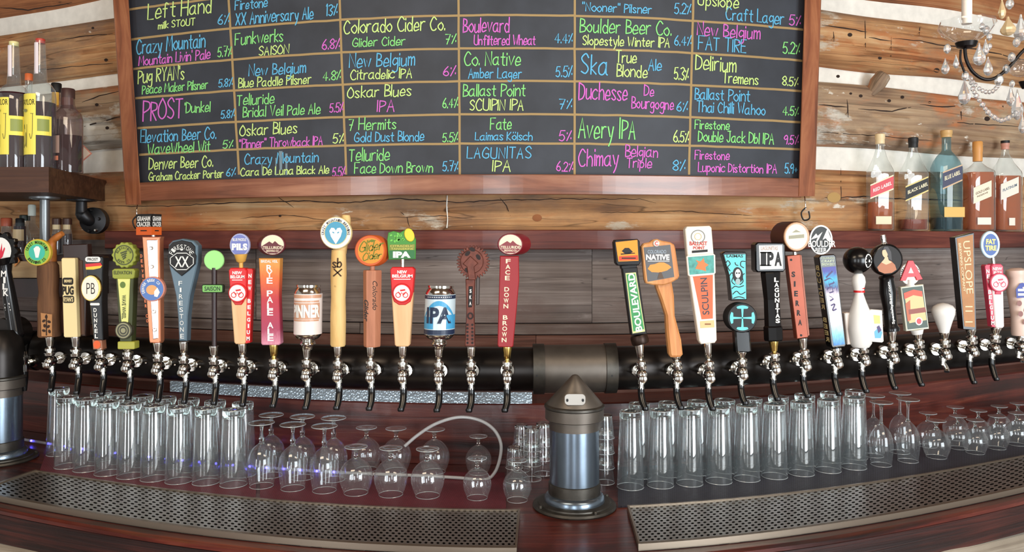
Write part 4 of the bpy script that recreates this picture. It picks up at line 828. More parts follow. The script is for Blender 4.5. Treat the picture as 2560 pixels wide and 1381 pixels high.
wrapq(fn, -62, 62, 750, 754, cp, 'can_band', t); wrapq(fn, -62, 62, 797, 801, cp, 'can_band', t); wrapq(fn, -66, 66, 756, 796, cp, 'can_panel', t)
text(F, 'PINNER', -60, 760, 66, 792, W_, t, fn=f2, bold=.05)
wrapq(fn, -80, 80, 736, 744, cp, 'can_band', t)

# 12 birch log
t, F = tap(845, 'pale peeled birch log tap handle with a large round blue heart badge', y_h=866, y_b=935, y_s=1020)
lat(F, (845, 866), (847, 625), [(0, 17), (.02, 19), (.3, 19.5), (.5, 18), (.75, 20), (1, 18)], BIRCH, 'handle', t, seg=16)
tube('knob', [F.p(848, 632, .004), F.p(856, 590, .012), F.p(862, 552, .012), F.p(863, 538, .012)], [.022, .018, .016, .012], BIRCH, t, 12)
prism(F, ell(845, 583, 39, 40), .016, S('badge_cream_rim', 226, 206, 150), 'badge', t, -.030); ringp(F, 845, 583, 37, 38, 8, W_, 'badge_ring', t, -.0307)
flat(F, ell(845, 583, 27, 28), S('badge_steel_blue', 76, 154, 186), 'badge_face', t, -.0308)
flat(F, [(845, 611), (833, 592), (829, 578), (834, 570), (841, 571), (845, 577), (849, 571), (856, 570), (861, 578), (857, 592)], W_, 'heart', t, -.0314)
for x in (839, 851): flat(F, ell(x, 582, 3, 1.6, 8, rot=.5 if x < 845 else -.5), S('badge_steel_blue', 76, 154, 186), 'heart_mark', t, -.0318)
atext(F, 'CRAZY MOUNTAIN BREWING', 845, 583, 32, -100, 100, 6, K_, t, d=-.0312)
hand('sb', 836, 668, 858, 22, S('brand_burn', 52, 32, 20, .8), t, lambda x, y: F.p(x, y, -.0255), 3, 'burnt_mark'); hand('X', 838, 690, 856, 16, S('brand_burn', 52, 32, 20, .8), t, lambda x, y: F.p(x, y, -.0255), 3, 'burnt_mark')

# 13 glider cider
t, F = tap(927, 'six sided pinkish wood tap handle with a thick orange cider disc', y_h=866, y_b=935, y_s=1022)
lat(F, (930, 867), (931, 676), [(0, 20), (.02, 21), (.98, 23), (1, 22)], COPW, 'handle', t, seg=6, smooth=False)
FS = S('dark_script', 34, 22, 18, .6)
text(F, 'Colorado', 905, 732, 977, 744, FS, t, d=-.0245, rot=-90, shear=.3, bold=0); text(F, 'Glider', 892, 770, 946, 781, FS, t, d=-.0245, rot=-90, shear=.3, bold=.02)
skew(F, 928, 627, 38, 39, -.022, 9, .012, S('disc_burnt_orange', 206, 92, 36, .45), 'disc', t)
flat(F, ell(930, 627, 32, 32), S('disc_amber', 222, 142, 40), 'disc_face', t, -.0228)
DG = S('script_olive', 104, 120, 30, .6)
hand('Glider', 902, 630, 958, 24, DG, t, lambda x, y: F.p(x, y, -.0235), 2.6, follow=lambda X: 630 - (X - 902) * .12, slant=.3); hand('Cider', 910, 651, 954, 18, DG, t, lambda x, y: F.p(x, y, -.0235), 2.4, follow=lambda X: 651 - (X - 910) * .12, slant=.3)
flat(F, [(922, 604), (932, 599), (944, 601), (934, 606)], DG, 'leaf', t, -.0232); lat(F, (931, 680), (931, 662), [(0, 6), (1, 6)], COPW, 'stem', t)

# 14 green IPA
t, F = tap(1007, 'red and pale wood tap handle under a green IPA card with a lemon slice', y_h=866, y_b=937, y_s=1024)
belgium(t, F, 976, 1038, 668, 762, 866, 988, 1025, sidew=0)
prism(F, [(971, 582), (984, 578), (1000, 582), (1014, 574), (1028, 572), (1040, 600), (1039, 648), (972, 650), (968, 600)], .006, S('card_green', 70, 142, 54), 'card', t, -.004)
flat(F, [(974, 612), (1038, 611), (1037, 625), (974, 626)], S('card_olive', 120, 130, 50), 'card_band', t, -.0047); flat(F, [(974, 627), (1037, 626), (1037, 647), (974, 648)], S('card_deep_green', 46, 112, 60), 'card_band', t, -.0047)
prism(F, ell(1024, 588, 12, 17, 24, rot=-.35), .004, S('lemon_yellow', 238, 206, 56), 'lemon_slice', t, -.0085); text(F, 'IPA', 983, 629, 1027, 645, W_, t, d=-.0054, bold=.06)
text(F, 'CITRADELIC', 976, 613, 1036, 618, S('card_print', 200, 190, 90), t, d=-.0054); text(F, 'TANGERINE', 978, 620, 1034, 625, S('card_print', 200, 190, 90), t, d=-.0054)
for i in range(16): flat(F, ell(978 + rnd.random() * 32, 584 + rnd.random() * 24, 3.4, 2.2, 8, rot=rnd.random() * 3), S('leaf_bright', 116, 200, 80), 'leaf', t, -.005)
lat(F, (1007, 670), (1007, 648), [(0, 5), (1, 5)], m_chrome, 'stem', t)

# 15
t, F = tap(1097, 'blue and white aluminium can mounted as a tap handle', y_h=872, y_b=938, y_s=1026)
fn = can(t, F, 1062, 1138, 714, 848, S('can_pale_blue', 206, 222, 228, .3), 2)
f2 = lambda u, y: (lambda p: (p[0], p[1] - .0014, p[2]))(fn(u, y)); f3 = lambda u, y: (lambda p: (p[0], p[1] - .0007, p[2]))(fn(u, y))
NV = S('can_navy', 34, 48, 74, .4); CY = S('can_cyan', 70, 160, 206, .4)
wrapq(fn, -85, 85, 737, 746, NV, 'can_band', t); wrapq(fn, -85, 85, 822, 834, NV, 'can_band', t); wrapq(fn, -85, -20, 790, 820, CY, 'can_panel', t); wrapq(fn, 30, 85, 785, 820, CY, 'can_panel', t)
mk('can_arch', [f3(a, y) for a, y in [(-70 + 10 * i, 790 - 40 * math.sin(math.pi * i / 14)) for i in range(15)] + [(70 - 10 * i, 796 - 34 * math.sin(math.pi * i / 14)) for i in range(15)]], [(i, i + 1, 28 - i, 29 - i) for i in range(14)], CY, t)
text(F, 'IPA', -52, 766, 52, 806, NV, t, fn=f2, bold=.04); wrapq(fn, -50, 50, 740, 742.5, W_, 'fine_print', t)

# 16 saw wheel
RU = mat('rust_brown_metal', srgb(104, 56, 44), .42, .45, vary=.3, vscale=60)
t, F = tap(1178, 'rusty brown gear wheel tap handle with a perforated chain stem', y_h=868, y_b=938, y_s=1026)
gp = []
for i in range(30):
    a = 2 * math.pi * i / 30
    for da, r in ((0, 35), (.10, 42), (.16, 41)): gp.append((1183 + r * math.cos(a + da), 656 + r * 1.02 * math.sin(a + da)))
prism(F, gp, .01, RU, 'gear_wheel', t, -.004, 1); prism(F, ell(1180, 654, 29, 30), .006, RU, 'gear_hub', t, -.009, 1.5)
DK = S('recess_dark', 34, 18, 16, .7)
for a, b in (((1163, 640), (1176, 628)), ((1190, 634), (1202, 652)), ((1164, 672), (1174, 680)), ((1186, 626), (1176, 622))): flat(F, ell((a[0] + b[0]) / 2, (a[1] + b[1]) / 2, 8, 5, 12, rot=math.atan2(b[1] - a[1], b[0] - a[0])), DK, 'gear_slot', t, -.0098)
prism(F, [(1172, 700), (1168, 668), (1158, 660), (1176, 640), (1196, 658), (1186, 668), (1190, 700)], .006, RU, 'wrench_jaw', t, -.014, 1.5)
prism(F, [(1164, 698), (1188, 698), (1186, 780), (1188, 866), (1162, 866), (1166, 780)], .02, RU, 'handle', t, -.006, 2)
prism(F, [(1190, 680), (1200, 684), (1198, 762), (1190, 764)], .012, S('grey_iron', 84, 74, 70, .4, metal=.6), 'side_bar', t, .004)
prism(F, [(1172, 716), (1182, 716), (1180, 768), (1171, 768)], .004, m_blackm, 'name_plate', t, -.0095); vtext(F, 'SKA', ((1177, 720), (1176, 766)), 5, W_, t, h=9, d=-.0102)
ringp(F, 1176, 790, 8, 9, 4, DK, 'rivet_ring', t, -.0066)
for i in range(6):
    for dx in (-6, 6): flat(F, ell(1175 + dx, 812 + i * 9, 3, 3.2, 8), DK, 'chain_hole', t, -.0066)

# 17 face down brown
t, F = tap(1268, 'dark red tap handle with oval mountain badge, just left of the centre post', y_h=867, y_b=937, y_s=1026, brass=True)
CR = S('handle_crimson', 152, 26, 32, .4)
prism(F, [(1250, 640), (1297, 640), (1298, 700), (1291, 780), (1283, 864), (1280, 867), (1247, 867), (1244, 862), (1246, 780)], .034, CR, 'handle', t, -.014, 2)
vtext(F, 'FACE DOWN BROWN', ((1271, 646), (1260, 856)), 12, S('badge_cream', 238, 220, 190), t, h=11, d=-.0148, bold=.02)
telluride(t, F, 1276, 611, -1, None, '', 0, 0, S('maroon_bright', 128, 22, 32, .3))
# ---------------- the taps right of the centre post
TEAL = S('teal_enamel', 96, 204, 206, .4); CRS = S('badge_cream', 238, 220, 190)
def ysr(px): return yp(px) + 92 * sf(px)
def lerp2(a, b, t): return (a[0] + (b[0] - a[0]) * t, a[1] + (b[1] - a[1]) * t)
def lmap(F, c0, c1, w0, w1, d=-.0012):
    """map (u 0..1 across, v 0..1 down) onto a leaning face whose centre line runs c0 -> c1"""
    def fn(u, v):
        c = lerp2(c0, c1, v); w = w0 + (w1 - w0) * v; return F.p(c[0] + (u - .5) * w, c[1], d)
    return fn
# 1 green plate
t, F = tap(1605, 'black tap handle with an orange boxed top and a green plate lettered upwards', y_h=860, y_b=937, y_s=1022, fx=1598)
prism(F, [(1533, 606), (1537, 600), (1592, 598), (1597, 604), (1600, 655), (1595, 663), (1543, 664), (1538, 658)], .045, m_blackm, 'top_box', t, -.018, 2)
flat(F, [(1537, 606), (1591, 600), (1594, 652), (1544, 654)], S('label_orange', 246, 150, 30), 'box_label', t, -.019)
flat(F, [(1552, 628), (1560, 620), (1570, 620), (1580, 630), (1572, 634), (1560, 634)], m_blackm, 'box_emblem', t, -.0196); flat(F, [(1550, 634), (1584, 632), (1586, 634), (1550, 637)], m_blackm, 'box_emblem', t, -.0196)
flat(F, [(1545, 641), (1592, 638), (1593, 650), (1546, 652)], S('label_red_orange', 222, 70, 30), 'box_label', t, -.0194); flat(F, quad(1552, 644, 1587, 647), m_blackm, 'fine_print', t, -.0198)
prism(F, [(1551, 664), (1592, 660), (1590, 670), (1553, 673)], .036, m_blackm, 'box_neck', t, -.012)
prism(F, [(1554, 670), (1592, 668), (1616, 836), (1577, 838)], .034, m_blackm, 'handle', t, -.012, 2)
flat(F, [(1562, 683), (1588, 681), (1611, 828), (1580, 833)], S('edge_pale_yellow', 222, 226, 150), 'plate_edge', t, -.0128)
flat(F, [(1564.5, 686), (1586, 684), (1608.5, 822), (1582, 828)], S('plate_mid_green', 58, 148, 84), 'plate_face', t, -.0134)
text(F, 'BOULEVARD', 1513, 747, 1659, 764, W_, t, d=-.014, rot=98, bold=.03)
lat(F, (1602, 860), (1596, 838), [(0, 20), (.2, 22), (.8, 22), (1, 20)], S('dark_ferrule', 54, 38, 30, .4, metal=.6), 'handle_foot', t)

# 2 native paddle
OAK = wood('oak_handle', [srgb(176, 104, 56), srgb(214, 146, 88), srgb(232, 176, 116)], grain=(26, 26, 2.4), rough=.4, bump=.15, coord='Object')
t, F = tap(1694, 'carved oak paddle tap handle with a grey sign showing an orange tree', y_h=892, y_b=937, y_s=1020, fx=1690)
prism(F, [(1635, 700), (1678, 704), (1684, 740), (1686, 790), (1692, 812), (1702, 850), (1706, 886), (1700, 893), (1676, 893), (1672, 886), (1666, 830), (1664, 790), (1652, 752), (1640, 720)], .034, OAK, 'handle', t, -.010, 5)
prism(F, [(1600, 617), (1607, 609), (1622, 606), (1630, 600), (1640, 598), (1650, 602), (1672, 606), (1682, 612), (1685, 622), (1695, 690), (1691, 697), (1672, 708), (1655, 713), (1630, 712), (1612, 708), (1609, 700)], .026, OAK, 'sign_board', t, -.022, 3)
flat(F, [(1606, 619), (1672, 612), (1682, 692), (1616, 704)], S('sign_grey', 96, 96, 98, .5), 'sign_face', t, -.0228)
lathe('sign_button', F.p(1637, 609, -.028), F.p(1637, 609, -.02), [(0, .008), (.4, .0105), (1, .0105)], S('button_cream', 240, 225, 210), t, 16); text(F, 'C', 1633, 604, 1641, 614, RED, t, d=-.0286, bold=.03)
text(F, 'COLORADO', 1616, 625, 1662, 634, S('sign_blue_grey', 150, 164, 176), t, d=-.0234, bold=.02); text(F, 'NATIVE', 1612, 636, 1670, 650, W_, t, d=-.0234, bold=.04)
flat(F, quad(1616, 652, 1670, 653.5), W_, 'rule', t, -.0234)
flat(F, [(1616, 672), (1622, 662), (1634, 660), (1644, 656), (1656, 656), (1668, 662), (1675, 668), (1664, 676), (1646, 681), (1626, 680)], S('tree_orange', 238, 150, 60), 'tree_print', t, -.0234); flat(F, [(1645, 680), (1650, 680), (1656, 696), (1640, 697)], S('trunk_brown', 90, 66, 44), 'tree_print', t, -.0236)

# 3 sculpin
t, F = tap(1774, 'tall white tap handle with an orange stripe and a teal picture band', y_h=858, y_b=937, y_s=1022, fx=1768)
prism(F, [(1711, 574), (1716, 567), (1772, 565), (1777, 570), (1782, 632), (1785, 690), (1790, 850), (1785, 857), (1751, 860), (1746, 852), (1722, 690), (1716, 632)], .03, S('off_white_paint', 238, 230, 214, .4), 'handle', t, -.010, 2)
ringp(F, 1743, 592, 18, 17, 2.5, S('print_grey', 130, 130, 126), 'emblem_ring', t, -.0108); ringp(F, 1743, 592, 9, 9, 1.5, S('print_gold', 196, 176, 120), 'emblem_ring', t, -.0108)
text(F, 'BALLAST', 1722, 604, 1766, 614, S('print_brick', 190, 60, 50), t, d=-.0112, bold=.03); text(F, 'POINT', 1731, 616, 1760, 624, S('print_brick', 190, 60, 50), t, d=-.0112, bold=.03); flat(F, [(1728, 627), (1767, 624), (1767, 630), (1728, 633)], K_, 'ribbon', t, -.0112)
prism(F, [(1713, 643), (1717, 638), (1780, 634), (1785, 638), (1786, 682), (1782, 687), (1722, 692), (1717, 688)], .008, S('off_white_paint', 238, 230, 214, .4), 'picture_frame', t, -.0165, 1.5)
m_pic = mat('teal_picture', srgb(80, 160, 150), .5, vary=.35, vscale=60); flat(F, [(1717, 643), (1781, 638), (1782, 682), (1721, 687)], m_pic, 'picture', t, -.0172)
flat(F, [(1735, 672), (1742, 658), (1736, 650), (1748, 654), (1756, 645), (1758, 656), (1768, 662), (1760, 668), (1762, 678), (1748, 674)], S('fish_orange', 228, 120, 56), 'fish_print', t, -.0178)
flat(F, [(1730, 690), (1780, 687), (1780, 796), (1752, 798)], S('stripe_orange', 232, 100, 50), 'stripe', t, -.0108); text(F, 'SCULPIN', 1714, 732, 1806, 749, S('stripe_print', 40, 50, 60), t, d=-.0114, rot=94, bold=.01)
flat(F, [(1748, 803), (1783, 800), (1784, 818), (1749, 820)], S('tan_tab', 226, 190, 130), 'tab', t, -.0108); flat(F, quad(1760, 808, 1775, 812), S('print_brown', 150, 100, 50), 'fine_print', t, -.0114)

# 4 teal blade with cross disc
t, F = tap(1856, 'teal blade tap handle with black scrollwork above a black disc bearing a teal cross', y_h=880, y_b=930, y_s=1008, fx=1854)
prism(F, [(1804, 634), (1812, 629), (1862, 630), (1866, 636), (1864, 690), (1866, 750), (1826, 752), (1820, 690)], .03, m_black, 'blade', t, -.006, 2)
flat(F, [(1809, 637), (1862, 636), (1863, 690), (1864, 748), (1830, 747), (1823, 690)], TEAL, 'blade_face', t, -.0068); text(F, 'LAIMAS', 1815, 637, 1856, 644, m_blackm, t, d=-.0074, bold=.02)
def scroll(pts, wd=2.2, name='scrollwork'):
    q = cr(pts, 5); V = []
    for i in range(len(q)):
        a = q[max(i - 1, 0)]; c = q[min(i + 1, len(q) - 1)]; dx, dy = c[0] - a[0], c[1] - a[1]; l = math.hypot(dx, dy) or 1; V += [F.p(q[i][0] - dy / l * wd / 2, q[i][1] + dx / l * wd / 2, -.0075), F.p(q[i][0] + dy / l * wd / 2, q[i][1] - dx / l * wd / 2, -.0075)]
    mk(name, V, [(2 * i, 2 * i + 1, 2 * i + 3, 2 * i + 2) for i in range(len(q) - 1)], m_blackm, t)
for c in ([(1812, 660), (1818, 652), (1824, 660), (1818, 668), (1824, 678)], [(1862, 654), (1852, 654), (1850, 664), (1858, 670)], [(1836, 656), (1838, 662), (1844, 664)], [(1822, 690), (1828, 682), (1832, 690), (1828, 704), (1836, 712)], [(1860, 684), (1854, 690), (1856, 704), (1848, 712)], [(1828, 722), (1836, 716), (1846, 718), (1858, 714)], [(1830, 736), (1840, 728), (1850, 736), (1862, 730)], [(1832, 746), (1846, 742), (1860, 746)]): scroll(c)
flat(F, ell(1843, 688, 13, 20, rot=-.1), m_blackm, 'figure_print', t, -.0076); flat(F, ell(1843, 684, 7, 11), W_, 'figure_print', t, -.008); flat(F, ell(1840, 683, 2, 2.5, 8), m_blackm, 'figure_print', t, -.0083); flat(F, ell(1846, 683, 2, 2.5, 8), m_blackm, 'figure_print', t, -.0083); flat(F, ell(1843, 704, 6, 8), S('flesh_grey', 150, 170, 170), 'figure_print', t, -.0081)
skew(F, 1849, 793, 37, 37, -.0302, -3, .01, m_blackm, 'disc', t)
for i in range(4):
    a = math.pi / 2 * i; cc = lambda r, o: (1849 + r * math.cos(a + o), 793 + r * math.sin(a + o))
    flat(F, [cc(1.5, 1.5), cc(25, .12), cc(25, -.12), cc(1.5, -1.5)], TEAL, 'cross_arm', t, -.031)
    flat(F, [cc(23, .2), cc(26, .5)] + [cc(31, .5 - .125 * k) for k in range(9)] + [cc(26, -.5), cc(23, -.2)], TEAL, 'cross_tip', t, -.0311)
prism(F, [(1834, 826), (1872, 826), (1876, 878), (1870, 882), (1838, 881)], .034, m_black, 'handle_foot', t, -.014, 4)

# 5 IPA box
t, F = tap(1937, 'black fluted tap handle with a white box lettered IPA on top', y_h=852, y_b=916, y_s=998, brass=True, fx=1934)
prism(F, [(1884, 612), (1890, 606), (1954, 607), (1959, 613), (1961, 672), (1955, 680), (1890, 681), (1885, 675)], .045, m_black, 'top_box', t, -.016, 3)
flat(F, [(1893, 614), (1951, 613), (1953, 672), (1896, 674)], W_, 'box_label', t, -.0168)
for s2, a, b in (('I', 1898, 1911), ('P', 1914, 1930), ('A', 1932, 1950)): text(F, s2, a, 630, b, 665, K_, t, d=-.0174, bold=.05)
for a, b in ((1896, 1913), (1912, 1924)): flat(F, quad(a, 630, b, 633), K_, 'serif', t, -.0174); flat(F, quad(a, 662, b, 665), K_, 'serif', t, -.0174)
text(F, 'LAGUNITAS', 1898, 616, 1940, 626, S('label_pale_brown', 176, 150, 136), t, d=-.0174)
lat(F, (1934, 852), (1926, 680), [(0, 22), (.02, 24), (.2, 24), (.22, 21), (.6, 20), (.98, 25), (1, 24)], m_black, 'handle', t, seg=8, smooth=False)
vtext(F, 'LAGUNITAS', ((1931, 692), (1935, 806)), 11, W_, t, h=11, d=-.038, bold=.04)

# 6 copper
COP = mat('copper_sheet', srgb(142, 70, 48), .4, .45, vary=.15, vscale=10)
t, F = tap(2013, 'copper coloured bar tap handle with punched letters under a round cream badge', y_h=846, y_b=908, y_s=990, fx=2006)
skew(F, 1986, 592, 34, 38, -.016, -14, .05, S('barrel_brown', 78, 42, 30, .4), 'barrel', t)
prism(F, ell(1986, 592, 32, 36), .006, S('badge_bronze', 196, 150, 110, .35), 'badge_rim', t, -.022); flat(F, ell(1985, 592, 27, 31), S('badge_warm_cream', 244, 232, 200), 'badge', t, -.0226)
flat(F, [(1966, 590), (2004, 586), (2004, 595), (1966, 598)], S('badge_sage', 150, 146, 120), 'badge_ribbon', t, -.0232); flat(F, [(1974, 582), (1984, 575), (1996, 581)], S('badge_sage', 150, 146, 120), 'badge_emblem', t, -.0232)
lat(F, (1988, 642), (1986, 626), [(0, 6), (1, 5)], m_chrome, 'stem', t)
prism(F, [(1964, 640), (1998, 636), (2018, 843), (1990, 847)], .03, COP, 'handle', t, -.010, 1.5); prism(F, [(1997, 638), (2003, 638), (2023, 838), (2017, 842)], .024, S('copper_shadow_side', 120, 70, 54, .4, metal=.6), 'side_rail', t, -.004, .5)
for x, y in ((1975, 650), (2000, 838)): flat(F, ell(x, y, 3, 3, 10), K_, 'rivet', t, -.0106)
vtext(F, 'SIERRA', ((1979, 674), (1999, 818)), 9, K_, t, h=14, d=-.0108, bold=.04)

# 7 boulder
t, F = tap(2092, 'black box tap handle with a sunset picture under an oval mountain sign', y_h=868, y_b=902, y_s=985, fx=2089)
ringp(F, 2052, 600, 29, 37, 4, W_, 'sign_ring', t, -.002); prism(F, ell(2052, 600, 27, 35), .012, S('sign_dark', 30, 34, 32, .5), 'sign', t, 0, .5)
flat(F, [(2026, 600), (2040, 584), (2044, 590), (2056, 580), (2046, 600), (2036, 612), (2044, 594)], W_, 'mountain_print', t, -.001); flat(F, [(2056, 600), (2068, 572), (2078, 600), (2070, 604), (2064, 596)], W_, 'mountain_print', t, -.001)
text(F, 'BOULDER', 2020, 602, 2088, 618, W_, t, d=-.003, bold=.02); text(F, 'BEER', 2038, 620, 2066, 631, W_, t, d=-.002, bold=.02)
prism(F, [(2044, 644), (2050, 638), (2082, 636), (2087, 641), (2112, 862), (2108, 867), (2078, 869), (2075, 864)], .045, m_black, 'handle', t, -.010, 2)
text(F, 'COLORADO', 2049, 643, 2083, 648, S('print_pale_green', 190, 200, 170), t, d=-.0108); text(F, 'CRAFT', 2050, 650, 2083, 656, S('print_pale_green', 190, 200, 170), t, d=-.0108); text(F, 'BREWERY', 2051, 658, 2084, 664, S('print_pale_green', 190, 200, 170), t, d=-.0108)
V = [(2052, 669), (2086, 666), (2109, 860), (2081, 864)]; n = 12; VV = []; 
for i in range(n + 1): VV += [F.p(*lerp2(V[0], V[3], i / n), -.0106), F.p(*lerp2(V[1], V[2], i / n), -.0106)]
mk('picture', VV, [(2 * i, 2 * i + 2, 2 * i + 3, 2 * i + 1) for i in range(n)], gradmat('ski_picture', [(0, (90, 60, 160)), (.08, (60, 130, 200)), (.2, (130, 200, 236)), (.42, (240, 236, 240)), (.7, (232, 220, 226)), (.8, (70, 60, 120)), (.9, (60, 180, 220)), (1, (70, 70, 160))]), t)
for pl in ([(2062, 694), (2078, 678)], [(2058, 702), (2072, 696), (2082, 706), (2070, 712), (2078, 720)], [(2064, 724), (2072, 718), (2080, 728), (2070, 732)], [(2070, 740), (2080, 746), (2072, 752)], [(2074, 764), (2084, 760), (2078, 776), (2088, 772)]):
    hand('z', 0, 0, 1, 1, m_blackm, t, lambda x, y: (0, 0, 0), 0) if 0 else None
    q = cr(pl, 4) if len(pl) > 2 else pl; VV = []
    for i in range(len(q)): VV += [F.p(q[i][0] - 1.2, q[i][1] - 1.4, -.0112), F.p(q[i][0] + 1.2, q[i][1] + 1.4, -.0112)]
    mk('skier_print', VV, [(2 * i, 2 * i + 1, 2 * i + 3, 2 * i + 2) for i in range(len(q) - 1)], S('print_violet', 60, 40, 100), t)
fnS = lambda x, y: (lambda p: (p[0] - .001 - 0 * x, p[1], p[2]))(F.p(2044 + (y - 644) * .141, y, -.010 + (x) * .045))
vtext(F, 'BOULDER BEER', ((.5, 662), (.5, 858)), .72, S('print_sand', 206, 186, 130), t, h=12, fn=fnS, bold=.04)

# 8 bowling pin
t, F = tap(2160, 'white bowling pin tap handle topped by a black bowling ball', y_h=868, y_b=896, y_s=978, fx=2158)
c = F.p(2143, 651, 0); ball('bowling_ball', c, 34 * F.m, m_black, t, seg=28)
V = []; R = 34 * F.m * 1.01
def bl(u, v):   # badge on the ball, turned to the right
    a = math.radians(32) + u; b = v + .03; return (c[0] + R * math.sin(a) * math.cos(b), c[1] - R * math.cos(a) * math.cos(b), c[2] - R * math.sin(b))
mk('ball_badge', [bl(.42 * math.cos(2 * math.pi * i / 24), .52 * math.sin(2 * math.pi * i / 24)) for i in range(24)] + [bl(0, 0)], [(i, (i + 1) % 24, 24) for i in range(24)], W_, t)
R *= 1.01; 
for yy, hh, ww in ((-.3, .12, .22), (-.1, .16, .34), (.12, .12, .3)): mk('badge_print', [bl(-ww, yy), bl(ww, yy), bl(ww, yy + hh), bl(-ww, yy + hh)], [(0, 1, 2, 3)], K_, t)
lat(F, (2152, 868), (2146, 684), [(0, 20), (.05, 26), (.25, 31), (.45, 27), (.62, 16), (.72, 10.5), (.8, 13), (.88, 16.5), (.95, 15), (1, 9)], m_white, 'handle', t, seg=24)
for y in (720, 729): lat(F, (2148, y + 2.5), (2148, y - 2.5), [(0, 13.6 if y > 725 else 12.8), (1, 13.2 if y > 725 else 12.8)], RED, 'red_band', t)
prism(F, [(2110, 784), (2116, 782), (2170, 782), (2172, 862), (2118, 862)], .03, S('cream_block', 232, 218, 206, .45), 'side_block', t, -.002, 2)
prism(F, [(2168, 775), (2172, 773), (2198, 775), (2202, 852), (2198, 855), (2174, 853)], .03, W_, 'card_holder', t, -.022, 1.5)
flat(F, [(2176, 786), (2192, 788), (2193, 808), (2178, 808)], S('card_yellow', 240, 206, 110), 'card_print', t, -.0226); flat(F, [(2178, 828), (2190, 816), (2198, 830), (2194, 844), (2180, 844)], S('card_sky', 90, 170, 214), 'card_print', t, -.0228); flat(F, [(2184, 816), (2190, 812), (2196, 824), (2188, 832)], S('print_violet', 60, 40, 100), 'card_print', t, -.023)

# 9 portrait disc
t, F = tap(2232, 'black turned tap handle with a round black disc showing a long haired lady portrait', y_h=828, y_b=890, y_s=970, fx=2229)
skew(F, 2213, 650, 38, 40, -.02, 3, .02, m_black, 'disc', t)
flat(F, ell(2212, 650, 34, 35), S('portrait_ground', 24, 18, 16, .6), 'portrait', t, -.0206)
flat(F, [(2186, 668), (2196, 656), (2206, 652), (2220, 652), (2230, 662), (2234, 674), (2222, 682), (2204, 684), (2190, 678)], S('portrait_rust', 176, 98, 44), 'dress_print', t, -.0212)
flat(F, [(2196, 656), (2203, 648), (2206, 640), (2212, 642), (2214, 650), (2222, 656), (2208, 662)], S('portrait_skin', 222, 184, 140), 'neck_print', t, -.0216); flat(F, ell(2205, 633, 7, 11, rot=-.15), S('portrait_skin', 222, 184, 140), 'face_print', t, -.022)
flat(F, [(2199, 626), (2203, 617), (2212, 617), (2220, 630), (2222, 652), (2214, 648), (2211, 634), (2206, 624)], S('portrait_hair', 34, 20, 14), 'hair_print', t, -.0223)
lat(F, (2210, 610), (2207, 588), [(0, 8), (.3, 6), (.5, 7), (1, 6)], m_chrome, 'finial', t)
lat(F, (2229, 828), (2216, 690), [(0, 19), (.06, 20), (.1, 16), (.4, 15), (.7, 20), (.93, 17), (.97, 19), (1, 16)], m_black, 'handle', t)
text(F, 'SpecialtyBeer.com', 2165, 752, 2270, 760, W_, t, d=-.031, rot=97, bold=.02)

# 10 avery A
t, F = tap(2299, 'picture card tap handle beneath a red letter A on a white emblem', y_h=826, y_b=884, y_s=962, fx=2294)
prism(F, ell(2275, 685, 25, 28, 24), .008, S('emblem_white', 236, 232, 224), 'emblem', t, -.002, 1)
atext(F, 'AVERY BREWING CO', 2275, 687, 22, -100, 100, 6, K_, t, d=-.003)
prism(F, [(2268, 652), (2280, 652), (2304, 698), (2290, 701), (2286, 692), (2266, 693), (2262, 702), (2248, 702)], .006, S('letter_red', 214, 30, 44, .4), 'letter_a', t, -.008, .5); flat(F, [(2274, 668), (2281, 683), (2268, 683)], W_, 'letter_gap', t, -.0086)
lat(F, (2276, 716), (2276, 700), [(0, 12), (.4, 8), (1, 8)], m_white, 'stem', t)
prism(F, [(2249, 718), (2306, 711), (2320, 822), (2263, 828)], .02, S('card_edge', 222, 222, 200), 'handle', t, -.008, 1.5)
flat(F, [(2252, 721), (2303, 715), (2317, 818), (2266, 824)], S('card_dark_teal', 62, 78, 66), 'picture', t, -.0086); flat(F, [(2258, 738), (2280, 730), (2303, 735), (2313, 800), (2270, 808)], S('card_sand', 224, 190, 130), 'picture_panel', t, -.009)
flat(F, [(2256, 733), (2280, 724), (2302, 728), (2303, 742), (2280, 738), (2258, 748)], S('card_scarlet', 214, 76, 40), 'picture_arch', t, -.0094); flat(F, [(2268, 774), (2310, 768), (2312, 780), (2269, 786)], S('card_wine', 140, 60, 40), 'picture_print', t, -.0094)
flat(F, [(2260, 760), (2272, 750), (2274, 800), (2266, 804)], S('card_rust', 190, 90, 40), 'picture_figure', t, -.0093); ringp(F, 2294, 803, 9, 10, 3, W_, 'seal_ring', t, -.0096); flat(F, ell(2294, 803, 6, 7), S('letter_red', 214, 30, 44, .4), 'seal', t, -.0097)
lat(F, (2294, 836), (2292, 824), [(0, 12), (1, 16)], m_white, 'handle_foot', t)

# 11 pear
t, F = tap(2363, 'plain white pear shaped tap handle', y_h=832, y_b=882, y_s=930, spout='chrome', fx=2361)
lat(F, (2361, 832), (2357, 758), [(0, 11), (.1, 13), (.35, 19), (.6, 26), (.78, 27.5), (.9, 22), (.97, 12), (1, 2)], m_white, 'handle', t, seg=26)

